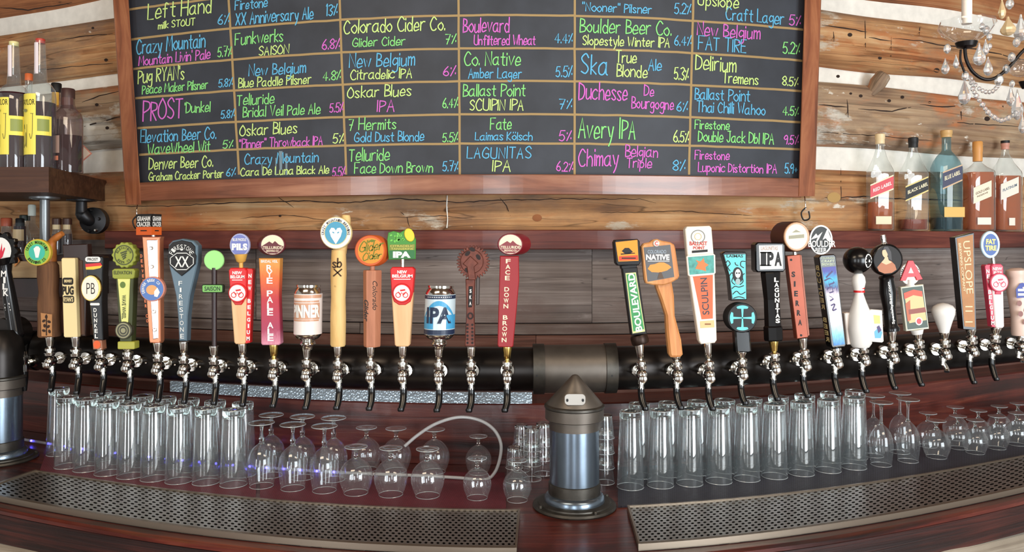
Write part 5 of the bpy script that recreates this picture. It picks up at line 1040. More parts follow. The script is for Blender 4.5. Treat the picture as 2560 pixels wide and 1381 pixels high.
# 12 upslope
LEA = S('leather_tan', 178, 120, 64, .5, vary=.08)
t, F = tap(2431, 'tall brown tapering slab tap handle with black edges and letters reading downwards', y_h=824, y_b=874, y_s=956, fx=2427)
prism(F, [(2383, 594), (2431, 582), (2437, 822), (2434, 825), (2404, 823)], .035, m_black, 'handle', t, -.010, 1)
flat(F, [(2388, 597), (2428, 587), (2433, 818), (2407, 816)], LEA, 'face', t, -.0108); text(F, 'UPSLOPE', 2350, 660, 2482, 677, S('print_cream_tan', 226, 204, 160), t, d=-.0114, rot=-86, bold=0)
text(F, 'BREWING COMPANY', 2340, 666, 2462, 672, S('print_cream_tan', 226, 204, 160), t, d=-.0114, rot=-84); 
for y in (765, 776, 803): flat(F, quad(2409, y, 2427, y + 3), S('print_cream_tan', 226, 204, 160), 'fine_print', t, -.0114)

# 13 fat tire
t, F = tap(2487, 'white tap handle with a pink top and red side under an oval blue badge', y_h=820, y_b=870, y_s=948, fx=2490)
belgium(t, F, 2472, 2503, 660, 736, 820, 2485, 2507, pink=True, sidew=12, sgn=-1)
prism(F, ell(2475, 612, 24, 34), .01, S('badge_ice', 206, 230, 240), 'badge', t, -.004); flat(F, ell(2475, 612, 18, 27), S('badge_denim', 72, 104, 170), 'badge_face', t, -.0048)
text(F, 'FAT', 2463, 598, 2487, 611, S('print_butter', 236, 220, 130), t, d=-.0056, bold=.05); text(F, 'TIRE', 2461, 614, 2489, 627, S('print_butter', 236, 220, 130), t, d=-.0056, bold=.05)
lat(F, (2484, 662), (2482, 644), [(0, 5), (1, 5)], m_chrome, 'stem', t)

# 14 pink bottle-shaped
t, F = tap(2553, 'pale pink bottle shaped tap handle with a blue label and brown paw prints', y_h=838, y_b=866, y_s=905, spout='chrome', fx=2556)
PKW = S('blush_paint', 236, 206, 190, .4)
lat(F, (2552, 838), (2540, 671), [(0, 20), (.03, 21), (.3, 19), (.72, 25), (.86, 20), (.9, 24), (.97, 23), (1, 12)], PKW, 'handle', t, seg=24)
DB = S('label_cobalt', 60, 76, 158)
flat(F, [(2524, 722), (2534, 708), (2542, 706), (2556, 716), (2556, 742), (2526, 744)], DB, 'label', t, -.037)
for y in (721, 732): flat(F, quad(2529, y, 2555, y + 6), W_, 'label_print', t, -.0376)
for x, y in ((2533, 757), (2536, 783), (2553, 774), (2548, 803)): flat(F, ell(x, y, 6, 7, 14), S('paw_brown', 142, 92, 84), 'paw_print', t, -.0374)
# ---------------- drip trays
def perf():
    m, nt, b = nodes('perforated_stainless'); N = nt.nodes.new; K = nt.links.new
    b.inputs['Base Color'].default_value = (*srgb(176, 172, 166), 1); b.inputs['Metallic'].default_value = .9; b.inputs['Roughness'].default_value = .32
    tc = N('ShaderNodeTexCoord'); sp_ = N('ShaderNodeSeparateXYZ'); K(tc.outputs['UV'], sp_.inputs[0])
    def M(op, a, b_=None, c=None):
        n = N('ShaderNodeMath'); n.operation = op
        for i, v in enumerate((a, b_, c)):
            if v is None: continue
            if isinstance(v, (int, float)): n.inputs[i].default_value = v
            else: K(v, n.inputs[i])
        return n.outputs[0]
    pu, pv = .0185, .0185
    vr = M('DIVIDE', sp_.outputs[1], pv); row = M('FLOOR', vr); ur = M('MULTIPLY_ADD', row, .5, M('DIVIDE', sp_.outputs[0], pu))
    uu = M('MULTIPLY', M('SUBTRACT', M('FRACT', ur), .5), pu); vv = M('MULTIPLY', M('SUBTRACT', M('FRACT', vr), .5), pv)
    d = M('SQRT', M('ADD', M('MULTIPLY', uu, uu), M('MULTIPLY', M('MULTIPLY', vv, vv), .6))); h = M('LESS_THAN', d, .0047)
    tr = N('ShaderNodeBsdfTransparent'); mx = N('ShaderNodeMixShader'); K(h, mx.inputs[0]); K(b.outputs[0], mx.inputs[1]); K(tr.outputs[0], mx.inputs[2]); K(mx.outputs[0], nt.nodes['Material Output'].inputs[0])
    dim = M('SUBTRACT', 1, M('MULTIPLY', M('LESS_THAN', d, .0058), .6)); bp = N('ShaderNodeBump'); bp.inputs['Strength'].default_value = .6; bp.inputs['Distance'].default_value = .002; K(dim, bp.inputs['Height']); K(bp.outputs[0], b.inputs['Normal'])
    return m
m_perf = perf(); m_basin = S('basin_black', 16, 14, 13, .6)
def sheet(name, pa, pb, k0, k1, z, n, m, mat_, parent, thick=0.0, off=0.0):
    """horizontal sheet; its ends run along pa(k), pb(k) in picture columns"""
    V = []; UV = []
    for i in range(n + 1):
        for j in range(m + 1):
            k = k0 + (k1 - k0) * j / m; px = pa(k) + (pb(k) - pa(k)) * i / n; q = L(px, z, k); V.append(q); UV.append((math.atan((px - HX) / FP) * 2.5 + off, k))
    Fc = [(i * (m + 1) + j, (i + 1) * (m + 1) + j, (i + 1) * (m + 1) + j + 1, i * (m + 1) + j + 1) for i in range(n) for j in range(m)]
    if thick:
        o = len(V); V += [(x, y, z_ - thick) for x, y, z_ in V]; UV += UV[:o]; Fc += [tuple(o + c for c in reversed(f)) for f in Fc[:]]
        ring = [i * (m + 1) for i in range(n + 1)] + [n * (m + 1) + j for j in range(1, m + 1)] + [i * (m + 1) + m for i in range(n - 1, -1, -1)] + [j for j in range(m - 1, 0, -1)]
        for a, b in zip(ring, ring[1:] + ring[:1]): Fc.append((b, a, a + o, b + o))
    return mk(name, V, Fc, mat_, parent, uv=UV)
def tray(pa, pb, k0, k1, label, n):
    t = thing('drip_tray', label, 'drip tray', L((pa(k0) + pb(k0)) / 2, ZC, (k0 + k1) / 2))
    sheet('basin', pa, pb, k0, k1, ZC + .0025, n, 1, m_basin, t, .002)
    sheet('perforated_plate', lambda k: pa(k) + 3, lambda k: pb(k) - 3, k0 + .01, k1 - .006, ZC + .016, n, 1, m_perf, t)
    rm = S('tray_rim_steel', 150, 136, 120, .35, metal=.8)
    for ka, kb in ((k0, k0 + .012), (k1 - .008, k1)):
        sheet('rim', pa, pb, ka, kb, ZC + .019, n, 1, rm, t, .018)
    for pf, sg in ((pa, 1), (pb, -1)):
        sheet('rim', (lambda k: pf(k)) if sg > 0 else (lambda k: pf(k) - 5), (lambda k: pf(k) + 5) if sg > 0 else (lambda k: pf(k)), k0, k1, ZC + .0195, 1, 4, rm, t, .018)
    return t
tray(lambda k: 87 - (2.26 - k) * 520, lambda k: 1300 - (2.26 - k) * 30, 1.975, 2.262, 'long perforated steel drip tray on the bar left of the centre post', 50)
tray(lambda k: 1568 + (2.27 - k) * 95, lambda k: 2860, 1.975, 2.27, 'long perforated steel drip tray on the bar right of the centre post', 50)
# ---------------- bar mats
def weave(name, c0, c1, su, sv, ang):
    m, nt, b = nodes(name); N = nt.nodes.new; K = nt.links.new
    tc = N('ShaderNodeTexCoord'); mp = N('ShaderNodeMapping'); mp.inputs['Rotation'].default_value = (0, 0, ang); K(tc.outputs['UV'], mp.inputs[0])
    ck = N('ShaderNodeTexBrick'); ck.inputs['Color1'].default_value = (*c1, 1); ck.inputs['Color2'].default_value = (*[v * .8 for v in c1], 1); ck.inputs['Mortar'].default_value = (*c0, 1)
    ck.inputs['Scale'].default_value = su; ck.inputs['Mortar Size'].default_value = .03; ck.inputs['Brick Width'].default_value = .5; ck.inputs['Row Height'].default_value = sv; K(mp.outputs[0], ck.inputs[0])
    K(ck.outputs[0], b.inputs['Base Color']); b.inputs['Roughness'].default_value = .55
    bp = N('ShaderNodeBump'); bp.inputs['Strength'].default_value = .8; bp.inputs['Distance'].default_value = .003; bp.invert = True; K(ck.outputs['Fac'], bp.inputs['Height']); K(bp.outputs[0], b.inputs['Normal']); return m
m_mm = weave('maroon_mesh_mat', srgb(34, 8, 14), srgb(128, 50, 64), 60, .25, .6); m_bm = weave('black_rubber_mat', srgb(6, 6, 8), srgb(62, 62, 76), 42, .3, 0)
def bmat(label, pa, pb, k0, k1, m_, z0=0, name='bar_mat'):
    o = sheet(name, pa, pb, k0, k1, ZC + .006 + z0, 40, 2, m_, None, .0055); return tag(o, label, 'bar mat')
bmat('maroon mesh bar mat under the tall glasses at the left end of the bar', lambda k: 128 - (2.66 - k) * 80, lambda k: 640, 2.275, 2.66, m_mm)
bmat('maroon mesh bar mat under the round stemmed glasses left of the centre post', lambda k: 650, lambda k: 1262 + (2.66 - k) * 10, 2.285, 2.66, m_mm)
bmat('black rubber grid bar mat under the glasses right of the centre post', lambda k: 1545, lambda k: 2860, 2.305, 2.70, m_bm)

# ---------------- glassware: every glass stands mouth down
m_gl = glass('clear_glass', (.975, .985, .985), 2.1, .03); m_gs = glass('clear_stem_glass', (.975, .985, .985), 1.7, .03)
m_gb = mat('thick_glass', (1, 1, 1), .02); b_ = m_gb.node_tree.nodes['Principled BSDF']; b_.inputs['Transmission Weight'].default_value = 1; b_.inputs['IOR'].default_value = 1.46; b_.inputs['Base Color'].default_value = (.9, .98, .96, 1)
m_rim = mat('bright_glass_rim', (.85, .9, .92), .08, 0, spec=1.0); m_rim.node_tree.nodes['Principled BSDF'].inputs['Transmission Weight'].default_value = .6
ZG = ZC + .0065
def ring3(name, r, z, w, m_, t, seg=32):
    V = []; Fc = []
    for i in range(seg):
        a = 2 * math.pi * i / seg
        for j in range(6): b = 2 * math.pi * j / 6; V.append(((r + w * math.cos(b)) * math.cos(a), (r + w * math.cos(b)) * math.sin(a), z + w * math.sin(b)))
    for i in range(seg):
        for j in range(6): Fc.append((i * 6 + j, ((i + 1) % seg) * 6 + j, ((i + 1) % seg) * 6 + (j + 1) % 6, i * 6 + (j + 1) % 6))
    return mk(name, V, Fc, m_, t, True)
def shell(name, prof, m_, t, seg=32, cap=False):   # prof [(z, r)] about the local z axis
    V = []; Fc = []; n = len(prof)
    for z, r in prof:
        for i in range(seg): a = 2 * math.pi * i / seg; V.append((r * math.cos(a), r * math.sin(a), z))
    for k in range(n - 1):
        for i in range(seg): j = (i + 1) % seg; Fc.append((k * seg + i, k * seg + j, (k + 1) * seg + j, (k + 1) * seg + i))
    if cap: Fc += [tuple(range(seg - 1, -1, -1)), tuple((n - 1) * seg + i for i in range(seg))]
    return mk(name, V, Fc, m_, t, True)
def smooth_prof(p, sub=5): return [tuple(q) for q in cr(p, sub)]
def make_pint():
    t = thing('pint_glass', 'x', 'glass', (0, 0, 0))
    shell('bowl', [(0, .042), (.04, .0412), (.12, .0385), (.2, .0352), (.222, .0338)], m_gl, t)
    shell('inner_wall', [(.002, .0405), (.04, .0396), (.12, .0368), (.205, .0325), (.212, .02), (.213, .001)], m_gl, t)
    shell('base', [(.212, .001), (.213, .0318), (.222, .0338), (.234, .034), (.238, .0325), (.238, .024), (.2335, .018), (.233, .001)], m_gb, t)
    ring3('rim', .0415, .0012, .0012, m_rim, t); ring3('base_edge', .0325, .237, .0014, m_rim, t)
    return t
def make_tulip():
    t = thing('stemmed_glass', 'x', 'glass', (0, 0, 0))
    shell('bowl', smooth_prof([(0, .036), (.03, .0405), (.065, .044), (.095, .0405), (.118, .028), (.132, .012), (.138, .006)]), m_gs, t)
    shell('stem', smooth_prof([(.134, .009), (.14, .0065), (.15, .008), (.158, .0065), (.175, .0045), (.188, .007), (.193, .012)]), m_gb, t, 16, True)
    shell('foot', [(.190, .004), (.194, .02), (.198, .0385), (.2, .0395), (.201, .038), (.199, .018), (.1985, .004)], m_gs, t)
    ring3('rim', .036, .001, .001, m_rim, t); ring3('foot_edge', .0392, .199, .0011, m_rim, t); return t
def make_snifter():
    t = thing('snifter_glass', 'x', 'glass', (0, 0, 0))
    shell('bowl', smooth_prof([(0, .036), (.025, .046), (.05, .051), (.075, .0455), (.095, .03), (.106, .014), (.11, .006)]), m_gs, t)
    shell('stem', smooth_prof([(.106, .010), (.113, .0065), (.122, .0055), (.13, .009), (.134, .015)]), m_gb, t, 16, True)
    shell('foot', [(.132, .005), (.136, .02), (.14, .0335), (.142, .0345), (.143, .033), (.141, .018), (.1405, .004)], m_gs, t)
    ring3('rim', .036, .001, .001, m_rim, t); ring3('foot_edge', .0342, .1415, .0011, m_rim, t); return t
def make_wine():
    t = thing('wine_glass', 'x', 'glass', (0, 0, 0))
    shell('bowl', smooth_prof([(0, .033), (.03, .036), (.065, .0385), (.1, .035), (.125, .022), (.138, .009), (.143, .005)]), m_gs, t)
    shell('stem', smooth_prof([(.138, .008), (.148, .005), (.18, .0042), (.2, .006), (.208, .013)]), m_gb, t, 16, True)
    shell('foot', [(.206, .004), (.21, .02), (.214, .036), (.216, .037), (.217, .0355), (.215, .018), (.2145, .004)], m_gs, t)
    ring3('rim', .033, .001, .001, m_rim, t); ring3('foot_edge', .0367, .2155, .0011, m_rim, t); return t
def make_tumbler(stack=1):
    t = thing('shot_glass', 'x', 'glass', (0, 0, 0))
    shell('bowl', [(0, .027), (.03, .024), (.062, .0205)], m_gl, t, 24); shell('base', [(.05, .001), (.052, .0205), (.062, .0205), (.064, .019), (.064, .001)], m_gb, t, 24); ring3('rim', .0267, .001, .001, m_rim, t, 24); return t
protos = {}
def glassware(kind, maker, spots, group, lab, dz=0):
    for i, q in enumerate(spots):
        px, k, s_, l = q[0], q[1], q[2], q[3]; z = ZG + (q[4] if len(q) > 4 else 0)
        o = protos.get(kind); first = o is None
        if first: protos[kind] = o = maker()
        o = o if first else dup(o, (0, 0, 0))
        o.location = L(px, z, k); o.scale = (s_, s_, s_); o['label'] = l; o['group'] = group
ordn = ['first', 'second', 'third', 'fourth', 'fifth', 'sixth', 'seventh', 'eighth', 'ninth', 'tenth']
Lp = [(169, 2.385), (216, 2.38), (270, 2.372), (326, 2.372), (385, 2.375), (447, 2.38), (515, 2.395), (584, 2.40)]
glassware('pint', make_pint, [(x, k, 1, '%s upturned tall beer glass from the left, front row on the left mat' % ordn[i]) for i, (x, k) in enumerate(Lp)], 'tall beer glasses on the left mat, front row', '')
Lb = [(148, 2.51), (252, 2.515), (303, 2.515), (357, 2.51), (414, 2.51), (472, 2.51), (538, 2.51), (607, 2.51)]
glassware('pint', make_pint, [(x, k, 1, '%s upturned tall beer glass from the left, back row on the left mat' % ordn[i]) for i, (x, k) in enumerate(Lb)], 'tall beer glasses on the left mat, back row', '')
Rp = [1576, 1651, 1724, 1797, 1867, 1936, 2003, 2070, 2134]
glassware('pint', make_pint, [(x, 2.475, 1, '%s upturned tall beer glass right of the centre post, front row' % ordn[i]) for i, x in enumerate(Rp)], 'tall beer glasses on the right mat, front row', '')
Rb = [1598, 1672, 1744, 1812, 1880, 1946, 2012, 2076, 2138]
glassware('pint', make_pint, [(x, 2.585, 1, '%s upturned tall beer glass right of the centre post, back row' % ordn[i]) for i, x in enumerate(Rb)], 'tall beer glasses on the right mat, back row', '')
glassware('tulip', make_tulip, [(x, 2.41, 1, '%s upturned round stemmed glass beside the left tall glasses, front row' % ordn[i]) for i, x in enumerate((654, 732, 811))], 'round stemmed glasses left of centre', '')
glassware('tulip', make_tulip, [(x, 2.525, 1, '%s upturned round stemmed glass beside the left tall glasses, back row' % ordn[i]) for i, x in enumerate((678, 756, 834))], 'round stemmed glasses left of centre', '')
glassware('snifter', make_snifter, [(x, 2.405, 1, '%s upturned snifter from the left on the maroon mat, front row' % ordn[i]) for i, x in enumerate((890, 977, 1069))] + [(1193, 2.395, .84, 'small upturned snifter standing apart, right of the three large front snifters'), (1293, 2.375, .84, 'small upturned snifter in front of the stacked shot glasses, beside the post')], 'snifters on the maroon mat', '')
glassware('snifter', make_snifter, [(x, 2.655, 1, '%s upturned snifter from the left on the maroon mat, back row' % ordn[i]) for i, x in enumerate((916, 990, 1086))] + [(1196, 2.65, .86, 'small upturned snifter behind the lone small front snifter')], 'snifters on the maroon mat', '')
glassware('wine', make_wine, [(2203, 2.46, 1, 'first upturned wine glass beside the right tall glasses, front row'), (2270, 2.46, 1, 'second upturned wine glass beside the right tall glasses, front row'), (2184, 2.575, 1, 'first upturned wine glass beside the right tall glasses, back row'), (2250, 2.575, 1, 'second upturned wine glass beside the right tall glasses, back row')], 'wine glasses on the right mat', '')
glassware('snifter', make_snifter, [(x, k, s_, '%s upturned snifter from the wine glasses, right mat front row' % ordn[i]) for i, (x, k, s_) in enumerate(((2341, 2.455, .92), (2395, 2.52, .84), (2438, 2.43, .84), (2492, 2.44, .84), (2542, 2.44, .84)))], 'snifters on the right mat', '')
glassware('snifter', make_snifter, [(x, k, s_, '%s upturned snifter from the wine glasses, right mat back row' % ordn[i]) for i, (x, k, s_) in enumerate(((2320, 2.60, .88), (2388, 2.64, .88), (2446, 2.56, .84), (2498, 2.58, .84), (2545, 2.58, .84)))], 'snifters on the right mat', '')
def stacks(lst, grp, where):
    for i, (x, k, n, s_) in enumerate(lst):
        sp_ = []
        for j in range(n): sp_.append((x, k, s_, '%s shot glass up in %s' % (('lowest', 'second', 'third', 'fourth')[j], where[i]), j * .0415 * s_))
        glassware('shot', make_tumbler, sp_, grp, '')
stacks([(1286, 2.56, 2, 1.05), (1303, 2.68, 3, 1.05), (1330, 2.58, 3, 1.15), (1358, 2.64, 3, 1.15)], 'shot glasses stacked left of the centre post', ['the short leftmost stack left of the post', 'the narrow rear stack left of the post', 'the middle stack left of the post', 'the stack hugging the left of the post'])
stacks([(1512, 2.53, 4, 1.15)], 'shot glasses stacked right of the centre post', ['the stack just right of the centre post'])

# ---------------- rope light lying behind the glasses
m_tube = glass('clear_light_hose', (.86, .88, .9), 1.5, .35, body_col=(.75, .74, .72)); m_led = mat('blue_led', (.10, .08, 1.0), .3, emit=16)
rl = thing('rope_light', 'clear plastic rope light with blue lamps looping behind the left glasses', 'rope light', L(700, ZC, 2.575))
def onc(px, k=2.585): return L(px, ZC + .0135, k)
pts = [onc(60, 2.60), onc(200), onc(330), onc(450), onc(600), onc(750), onc(900), onc(1050), onc(1150, 2.57)] 
F = Fr(1200, 2.56)
lp = [(1212, 1200), (1238, 1180), (1251, 1140), (1251, 1105), (1232, 1072), (1195, 1050), (1145, 1044), (1090, 1060), (1045, 1088), (1012, 1116)]
pts += [F.q(x, y, .02) for x, y in lp]
tube('hose', pts, .0052, m_tube, rl, 10, 8)
for i in range(19):
    x = 78 + i * 42; ball('led', onc(x, 2.60 - (x - 60) / 140 * .015 if x < 200 else 2.585), .0042, m_led, rl, seg=8)
    
# ---------------- bottles
def loft(F, x0, prof, mat_, name, t, pw=4.0, dr=.8, seg=28, d=0.0, xs=0.0, label=None):
    """prof [(y, halfwidth px, power or None)] top to bottom; superellipse section"""
    V = []; Fc = []; n = len(prof)
    for q in prof:
        y, hw = q[0], q[1]; p_ = q[2] if len(q) > 2 else pw
        for i in range(seg):
            a = 2 * math.pi * i / seg; c, s_ = math.cos(a), math.sin(a); r = (abs(c) ** p_ + abs(s_) ** p_) ** (-1 / p_)
            b = F.p(x0 + hw * r * c, y, d); V.append((b[0], b[1] + hw * F.m * dr * r * s_, b[2]))
    for k in range(n - 1):
        for i in range(seg): j = (i + 1) % seg; Fc.append((k * seg + i, (k + 1) * seg + i, (k + 1) * seg + j, k * seg + j))
    Fc += [tuple(range(seg)), tuple((n - 1) * seg + i for i in range(seg - 1, -1, -1))]
    return mk(name, V, Fc, mat_, t, True, label=label)
def liquid(name, c, dens=.0):
    if name in MATS: return MATS[name]
    m, nt, b = nodes(name); b.inputs['Base Color'].default_value = (*c, 1); b.inputs['Transmission Weight'].default_value = .5; b.inputs['Roughness'].default_value = .06; b.inputs['IOR'].default_value = 1.2; MATS[name] = m; return m
AMB = liquid('whisky_amber', srgb(214, 112, 40)); DAMB = liquid('whisky_dark_amber', srgb(170, 76, 40)); RUM = liquid('whiskey_plum', srgb(70, 30, 36)); 
m_bt = glass('bottle_glass', (.93, .95, .94), 1.6, .05); m_btb = glass('bottle_glass_blue', (.55, .72, .76), 1.1, .12, body_col=(.25, .4, .45))
ZLED = zc(575, 2.88)
def ybase(F): return HY + (CAMZ - ZLED) / F.m
def jbottle(x, label, cap, capcol, top, neck_y, sh_y, hw, liq_y, liq, lab, labcol, bordercol, words, wcol, small, gm=None, nw=9, capw=11, round_=False):
    F = Fr(x, 2.925); yb = ybase(F) - .5; gm = gm or m_bt
    t = thing('whisky_bottle', label, 'bottle', F.p(x, yb), 'whisky bottles on the right end of the ledge')
    ny = top + cap
    if round_: pr = [(ny - 4, nw, 2), (neck_y, nw, 2), (sh_y - 24, nw + 2, 2), (sh_y - 14, hw * .62, 2), (sh_y, hw * .86, 2.2), (sh_y + 16, hw, 2.6), (yb - 3, hw, 2.6), (yb, hw - 3, 2.6)]
    else: pr = [(ny - 4, nw, 2), (neck_y, nw + 1, 2), ((neck_y + sh_y) / 2, (nw + hw) / 2 * .92, 2.6), (sh_y, hw * .97, 4), (sh_y + 8, hw, 5), (yb - 3, hw, 5), (yb, hw - 3, 5)]
    loft(F, x, pr, gm, 'glass', t)
    loft(F, x, [(liq_y, hw - 3.5, 5), (yb - 6, hw - 3.5, 5), (yb - 4, hw - 6, 5)] if not round_ else [(liq_y, hw - 3.5, 2.6), (yb - 5, hw - 4, 2.6)], liq, 'whisky', t)
    lat(F, (x, ny), (x, top), [(0, capw), (.45, capw), (.5, capw + .8), (.95, capw + .8), (1, capw - 1)], capcol, 'cap', t, seg=16)
    d = -hw * F.m * .8 - .0015
    fx = lambda X: X
    ff = F; q4 = [ff.q(*p, d) for p in lab]
    def qd(pts, m_, nm, dd): return mk(nm, [ff.q(*p, d - dd) for p in pts], [tuple(range(len(pts)))][::1], m_, t)
    qd([lab[3], lab[2], lab[1], lab[0]], bordercol, 'label_border', 0)
    (ax, ay), (bx, by), (cx_, cy_), (dx, dy) = lab
    i_ = 3.5; qd([(dx, dy - i_), (cx_, cy_ - i_), (bx, by + i_), (ax, ay + i_)], labcol, 'label', .0006)
    mid = lambda u, v: (ax + (bx - ax) * u, (ay + (by - ay) * u) * (1 - v) + (dy + (cy_ - dy) * u) * v)
    for s_, u0, v0, u1, v1 in words: text(F, s_, u0, v0, u1, v1, wcol, t, fn=lambda X, Y: ff.q(*mid(X, Y), d - .0012), bold=.02)
    if small: qd([(small[0], small[3]), (small[2], small[3]), (small[2], small[1]), (small[0], small[1])], small[4], 'lower_label', .0004); None
    return t, F
CRL = S('label_cream', 236, 222, 184); NVL = S('label_navy', 40, 40, 74); GDL = S('label_gold', 228, 176, 80); PLL = S('label_pale', 232, 224, 208)
jbottle(2200, 'clear square whisky bottle with a slanted red label and a cream cap', 25, S('cap_cream', 230, 206, 160), 335, 372, 425, 29, 506, AMB, [(2176, 462), (2234, 437), (2234, 474), (2176, 498)], S('label_red', 206, 52, 62), CRL, [('RED LABEL', .12, .38, .92, .62)], W_, (2190, 541, 2229, 561, CRL))
jbottle(2283, 'nearly empty square whisky bottle with a slanted black and gold label', 25, m_blackm, 344, 376, 430, 31, 549, DAMB, [(2264, 466), (2321, 441), (2321, 478), (2264, 504)], m_blackm, S('label_gilt', 222, 200, 120), [('BLACK LABEL', .1, .36, .98, .6)], CRL, None)
jbottle(2366, 'blue tinted round shouldered whisky bottle with a navy label and wooden stopper', 18, S('cap_wood', 206, 164, 104), 326, 375, 404, 36, 545, liquid('whisky_dark_teal', srgb(50, 56, 60)), [(2357, 430), (2406, 411), (2406, 452), (2357, 474)], NVL, S('label_tan', 206, 170, 130), [('BLUE LABEL', .1, .3, .9, .55)], CRL, (2361, 518, 2412, 543, GDL), m_btb, 11, 13, True)  # the liquid itself is a bluish dark tone
jbottle(2444, 'full amber square whisky bottle with a slanted cream label and orange neck wrap', 50, S('cap_orange_wood', 212, 148, 78), 354, 408, 428, 35, 432, AMB, [(2434, 470), (2479, 451), (2479, 491), (2434, 510)], S('label_ivory', 234, 222, 196), S('label_ivory', 234, 222, 196), [('GOLD LABEL', .12, .34, .9, .5), ('RESERVE', .2, .6, .8, .7)], S('print_sepia', 120, 100, 70), (2444, 544, 2478, 562, PLL), capw=11)
jbottle(2513, 'amber square whisky bottle with a slanted white label and black topped stopper', 18, S('cap_pinkish', 200, 140, 120), 356, 385, 430, 33, 441, AMB, [(2502, 461), (2547, 442), (2547, 482), (2502, 501)], PLL, PLL, [('PLATINUM', .12, .36, .9, .54)], S('print_slate', 90, 110, 130), (2523, 545, 2538, 564, PLL), nw=8, capw=9)
lat(Fr(2508, 2.925), (2513, 358), (2513, 352), [(0, 10), (1, 10)], m_blackm, 'cap_top', [o for o in COL.objects if o.name.startswith('whisky_bottle')][-1])
# ---------------- chunky shelf on pipe brackets, upper left
m_beam = wood('dark_stained_beam', [srgb(36, 20, 14), srgb(70, 42, 28), srgb(98, 64, 44)], grain=(1.5, 30, 30), rough=.5, bump=.4, coord='Object')
sh = thing('pipe_shelf', 'thick dark timber shelf on black pipe brackets at the upper left', 'shelf', (-1.9, 3.0, 2.01))
yf = 2.72; ztp, zbt = 2.098, 2.012
V = [(-2.6, yf, zbt), (-1.575, yf, zbt), (-1.70, 3.36, zbt), (-2.6, 3.36, zbt)]; V = V + [(x, y, ztp) for x, y, z in V]
o = mk('shelf_board', V, [(3, 2, 1, 0), (4, 5, 6, 7), (0, 1, 5, 4), (1, 2, 6, 5), (2, 3, 7, 6), (3, 0, 4, 7)], m_beam, sh)
m_bp = mat('black_pipe_fitting', srgb(58, 58, 60), .4, .7); m_gp = mat('grey_pipe', srgb(136, 140, 142), .35, .8)
Fp = Fr(113, 2.42); Fp.Y = 3.02; Fp.m = Fp.Y / FP
c = Fp.p(112, 492); lathe('floor_flange', (c[0], c[1], zbt), (c[0], c[1], zbt - .012), [(0, .052), (.6, .052), (1, .03)], m_gp, sh, 24)
lathe('support_pipe', (c[0], c[1], zbt - .008), (c[0], c[1], 1.835), [(0, .017), (1, .017)], m_gp, sh, 20)
Fe = Fr(215, 2.8); Fe.Y = 3.22; Fe.m = Fe.Y / FP
e0 = Fe.p(204, 505); lathe('elbow_flange', (e0[0], e0[1], zbt), (e0[0], e0[1], zbt - .010), [(0, .055), (.6, .055), (1, .03)], m_bp, sh, 24)
wf0 = (-1.71, 3.25, 1.93)
tube('elbow', [(e0[0], e0[1], zbt), (e0[0], e0[1], zbt - .05), (e0[0] + .003, e0[1] + .002, zbt - .06), (e0[0] + .02, e0[1] + .015, wf0[2]), (wf0[0], 3.27, wf0[2])], [.02, .022, .026, .024, .022], m_bp, sh, 16)
wf = Fr(238, 2.9); wf.Y = 3.25; wf.m = wf.Y / FP
lathe('wall_flange', wf.p(232, 552, -.012), wf.p(232, 552, .03), [(0, .02), (.2, .045), (.25, .054), (1, .054)], m_bp, sh, 28)
for x, y in ((242, 576), (226, 578), (250, 548), (232, 526)): lathe('screw', wf.p(x, y, -.016), wf.p(x, y, .0), [(0, .004), (.5, .007), (1, .007)], m_chrome if (x, y) == (242, 576) else m_bp, sh, 10)

def rb(x, Y, prof, gmat, label, name='liquor_bottle', liq=None, cap=None, group='liquor bottles on the left pipe shelf', base=None, dr=1, pw=2):
    F = Fr(x, 2.6); F.Y = Y; F.m = Y / FP; yb = HY - ((base or ztp) - CAMZ) / F.m
    t = thing(name, label, 'bottle', F.p(x, yb), group)
    loft(F, x, [(y if y is not None else yb, hw) for y, hw in prof], gmat, 'glass', t, pw, dr)
    if liq: loft(F, x, [(liq[0], liq[1])] + [(yb - 5, liq[1])] + [(yb - 3, liq[1] - 3)], liq[2], 'whiskey', t, pw, dr)
    if cap: lat(F, (x, cap[0]), (x, cap[1]), [(0, cap[2]), (.9, cap[2]), (1, cap[2] - 2)], cap[3], 'cap', t)
    return t, F, yb
def wrap(F, x, hw, xa, xb, ya, yb, m_, name, t, dd=.0006, dr=1):
    V = []; n = 8; R = hw
    for i in range(n + 1):
        X = xa + (xb - xa) * i / n; c_ = max(-.999, min(.999, (X - x) / R)); dy = -math.sqrt(1 - c_ * c_) * R * F.m * dr - dd
        for y in (ya, yb): V.append(F.p(X, y, dy))
    return mk(name, V, [(2 * i, 2 * i + 1, 2 * i + 3, 2 * i + 2) for i in range(n)], m_, t)
def wfn(F, x, hw, dd=.0014, dr=1):
    def fn(X, Y): c_ = max(-.999, min(.999, (X - x) / hw)); return F.p(X, Y, -math.sqrt(1 - c_ * c_) * hw * F.m * dr - dd)
    return fn
YLW = S('label_lemon', 244, 226, 92); 
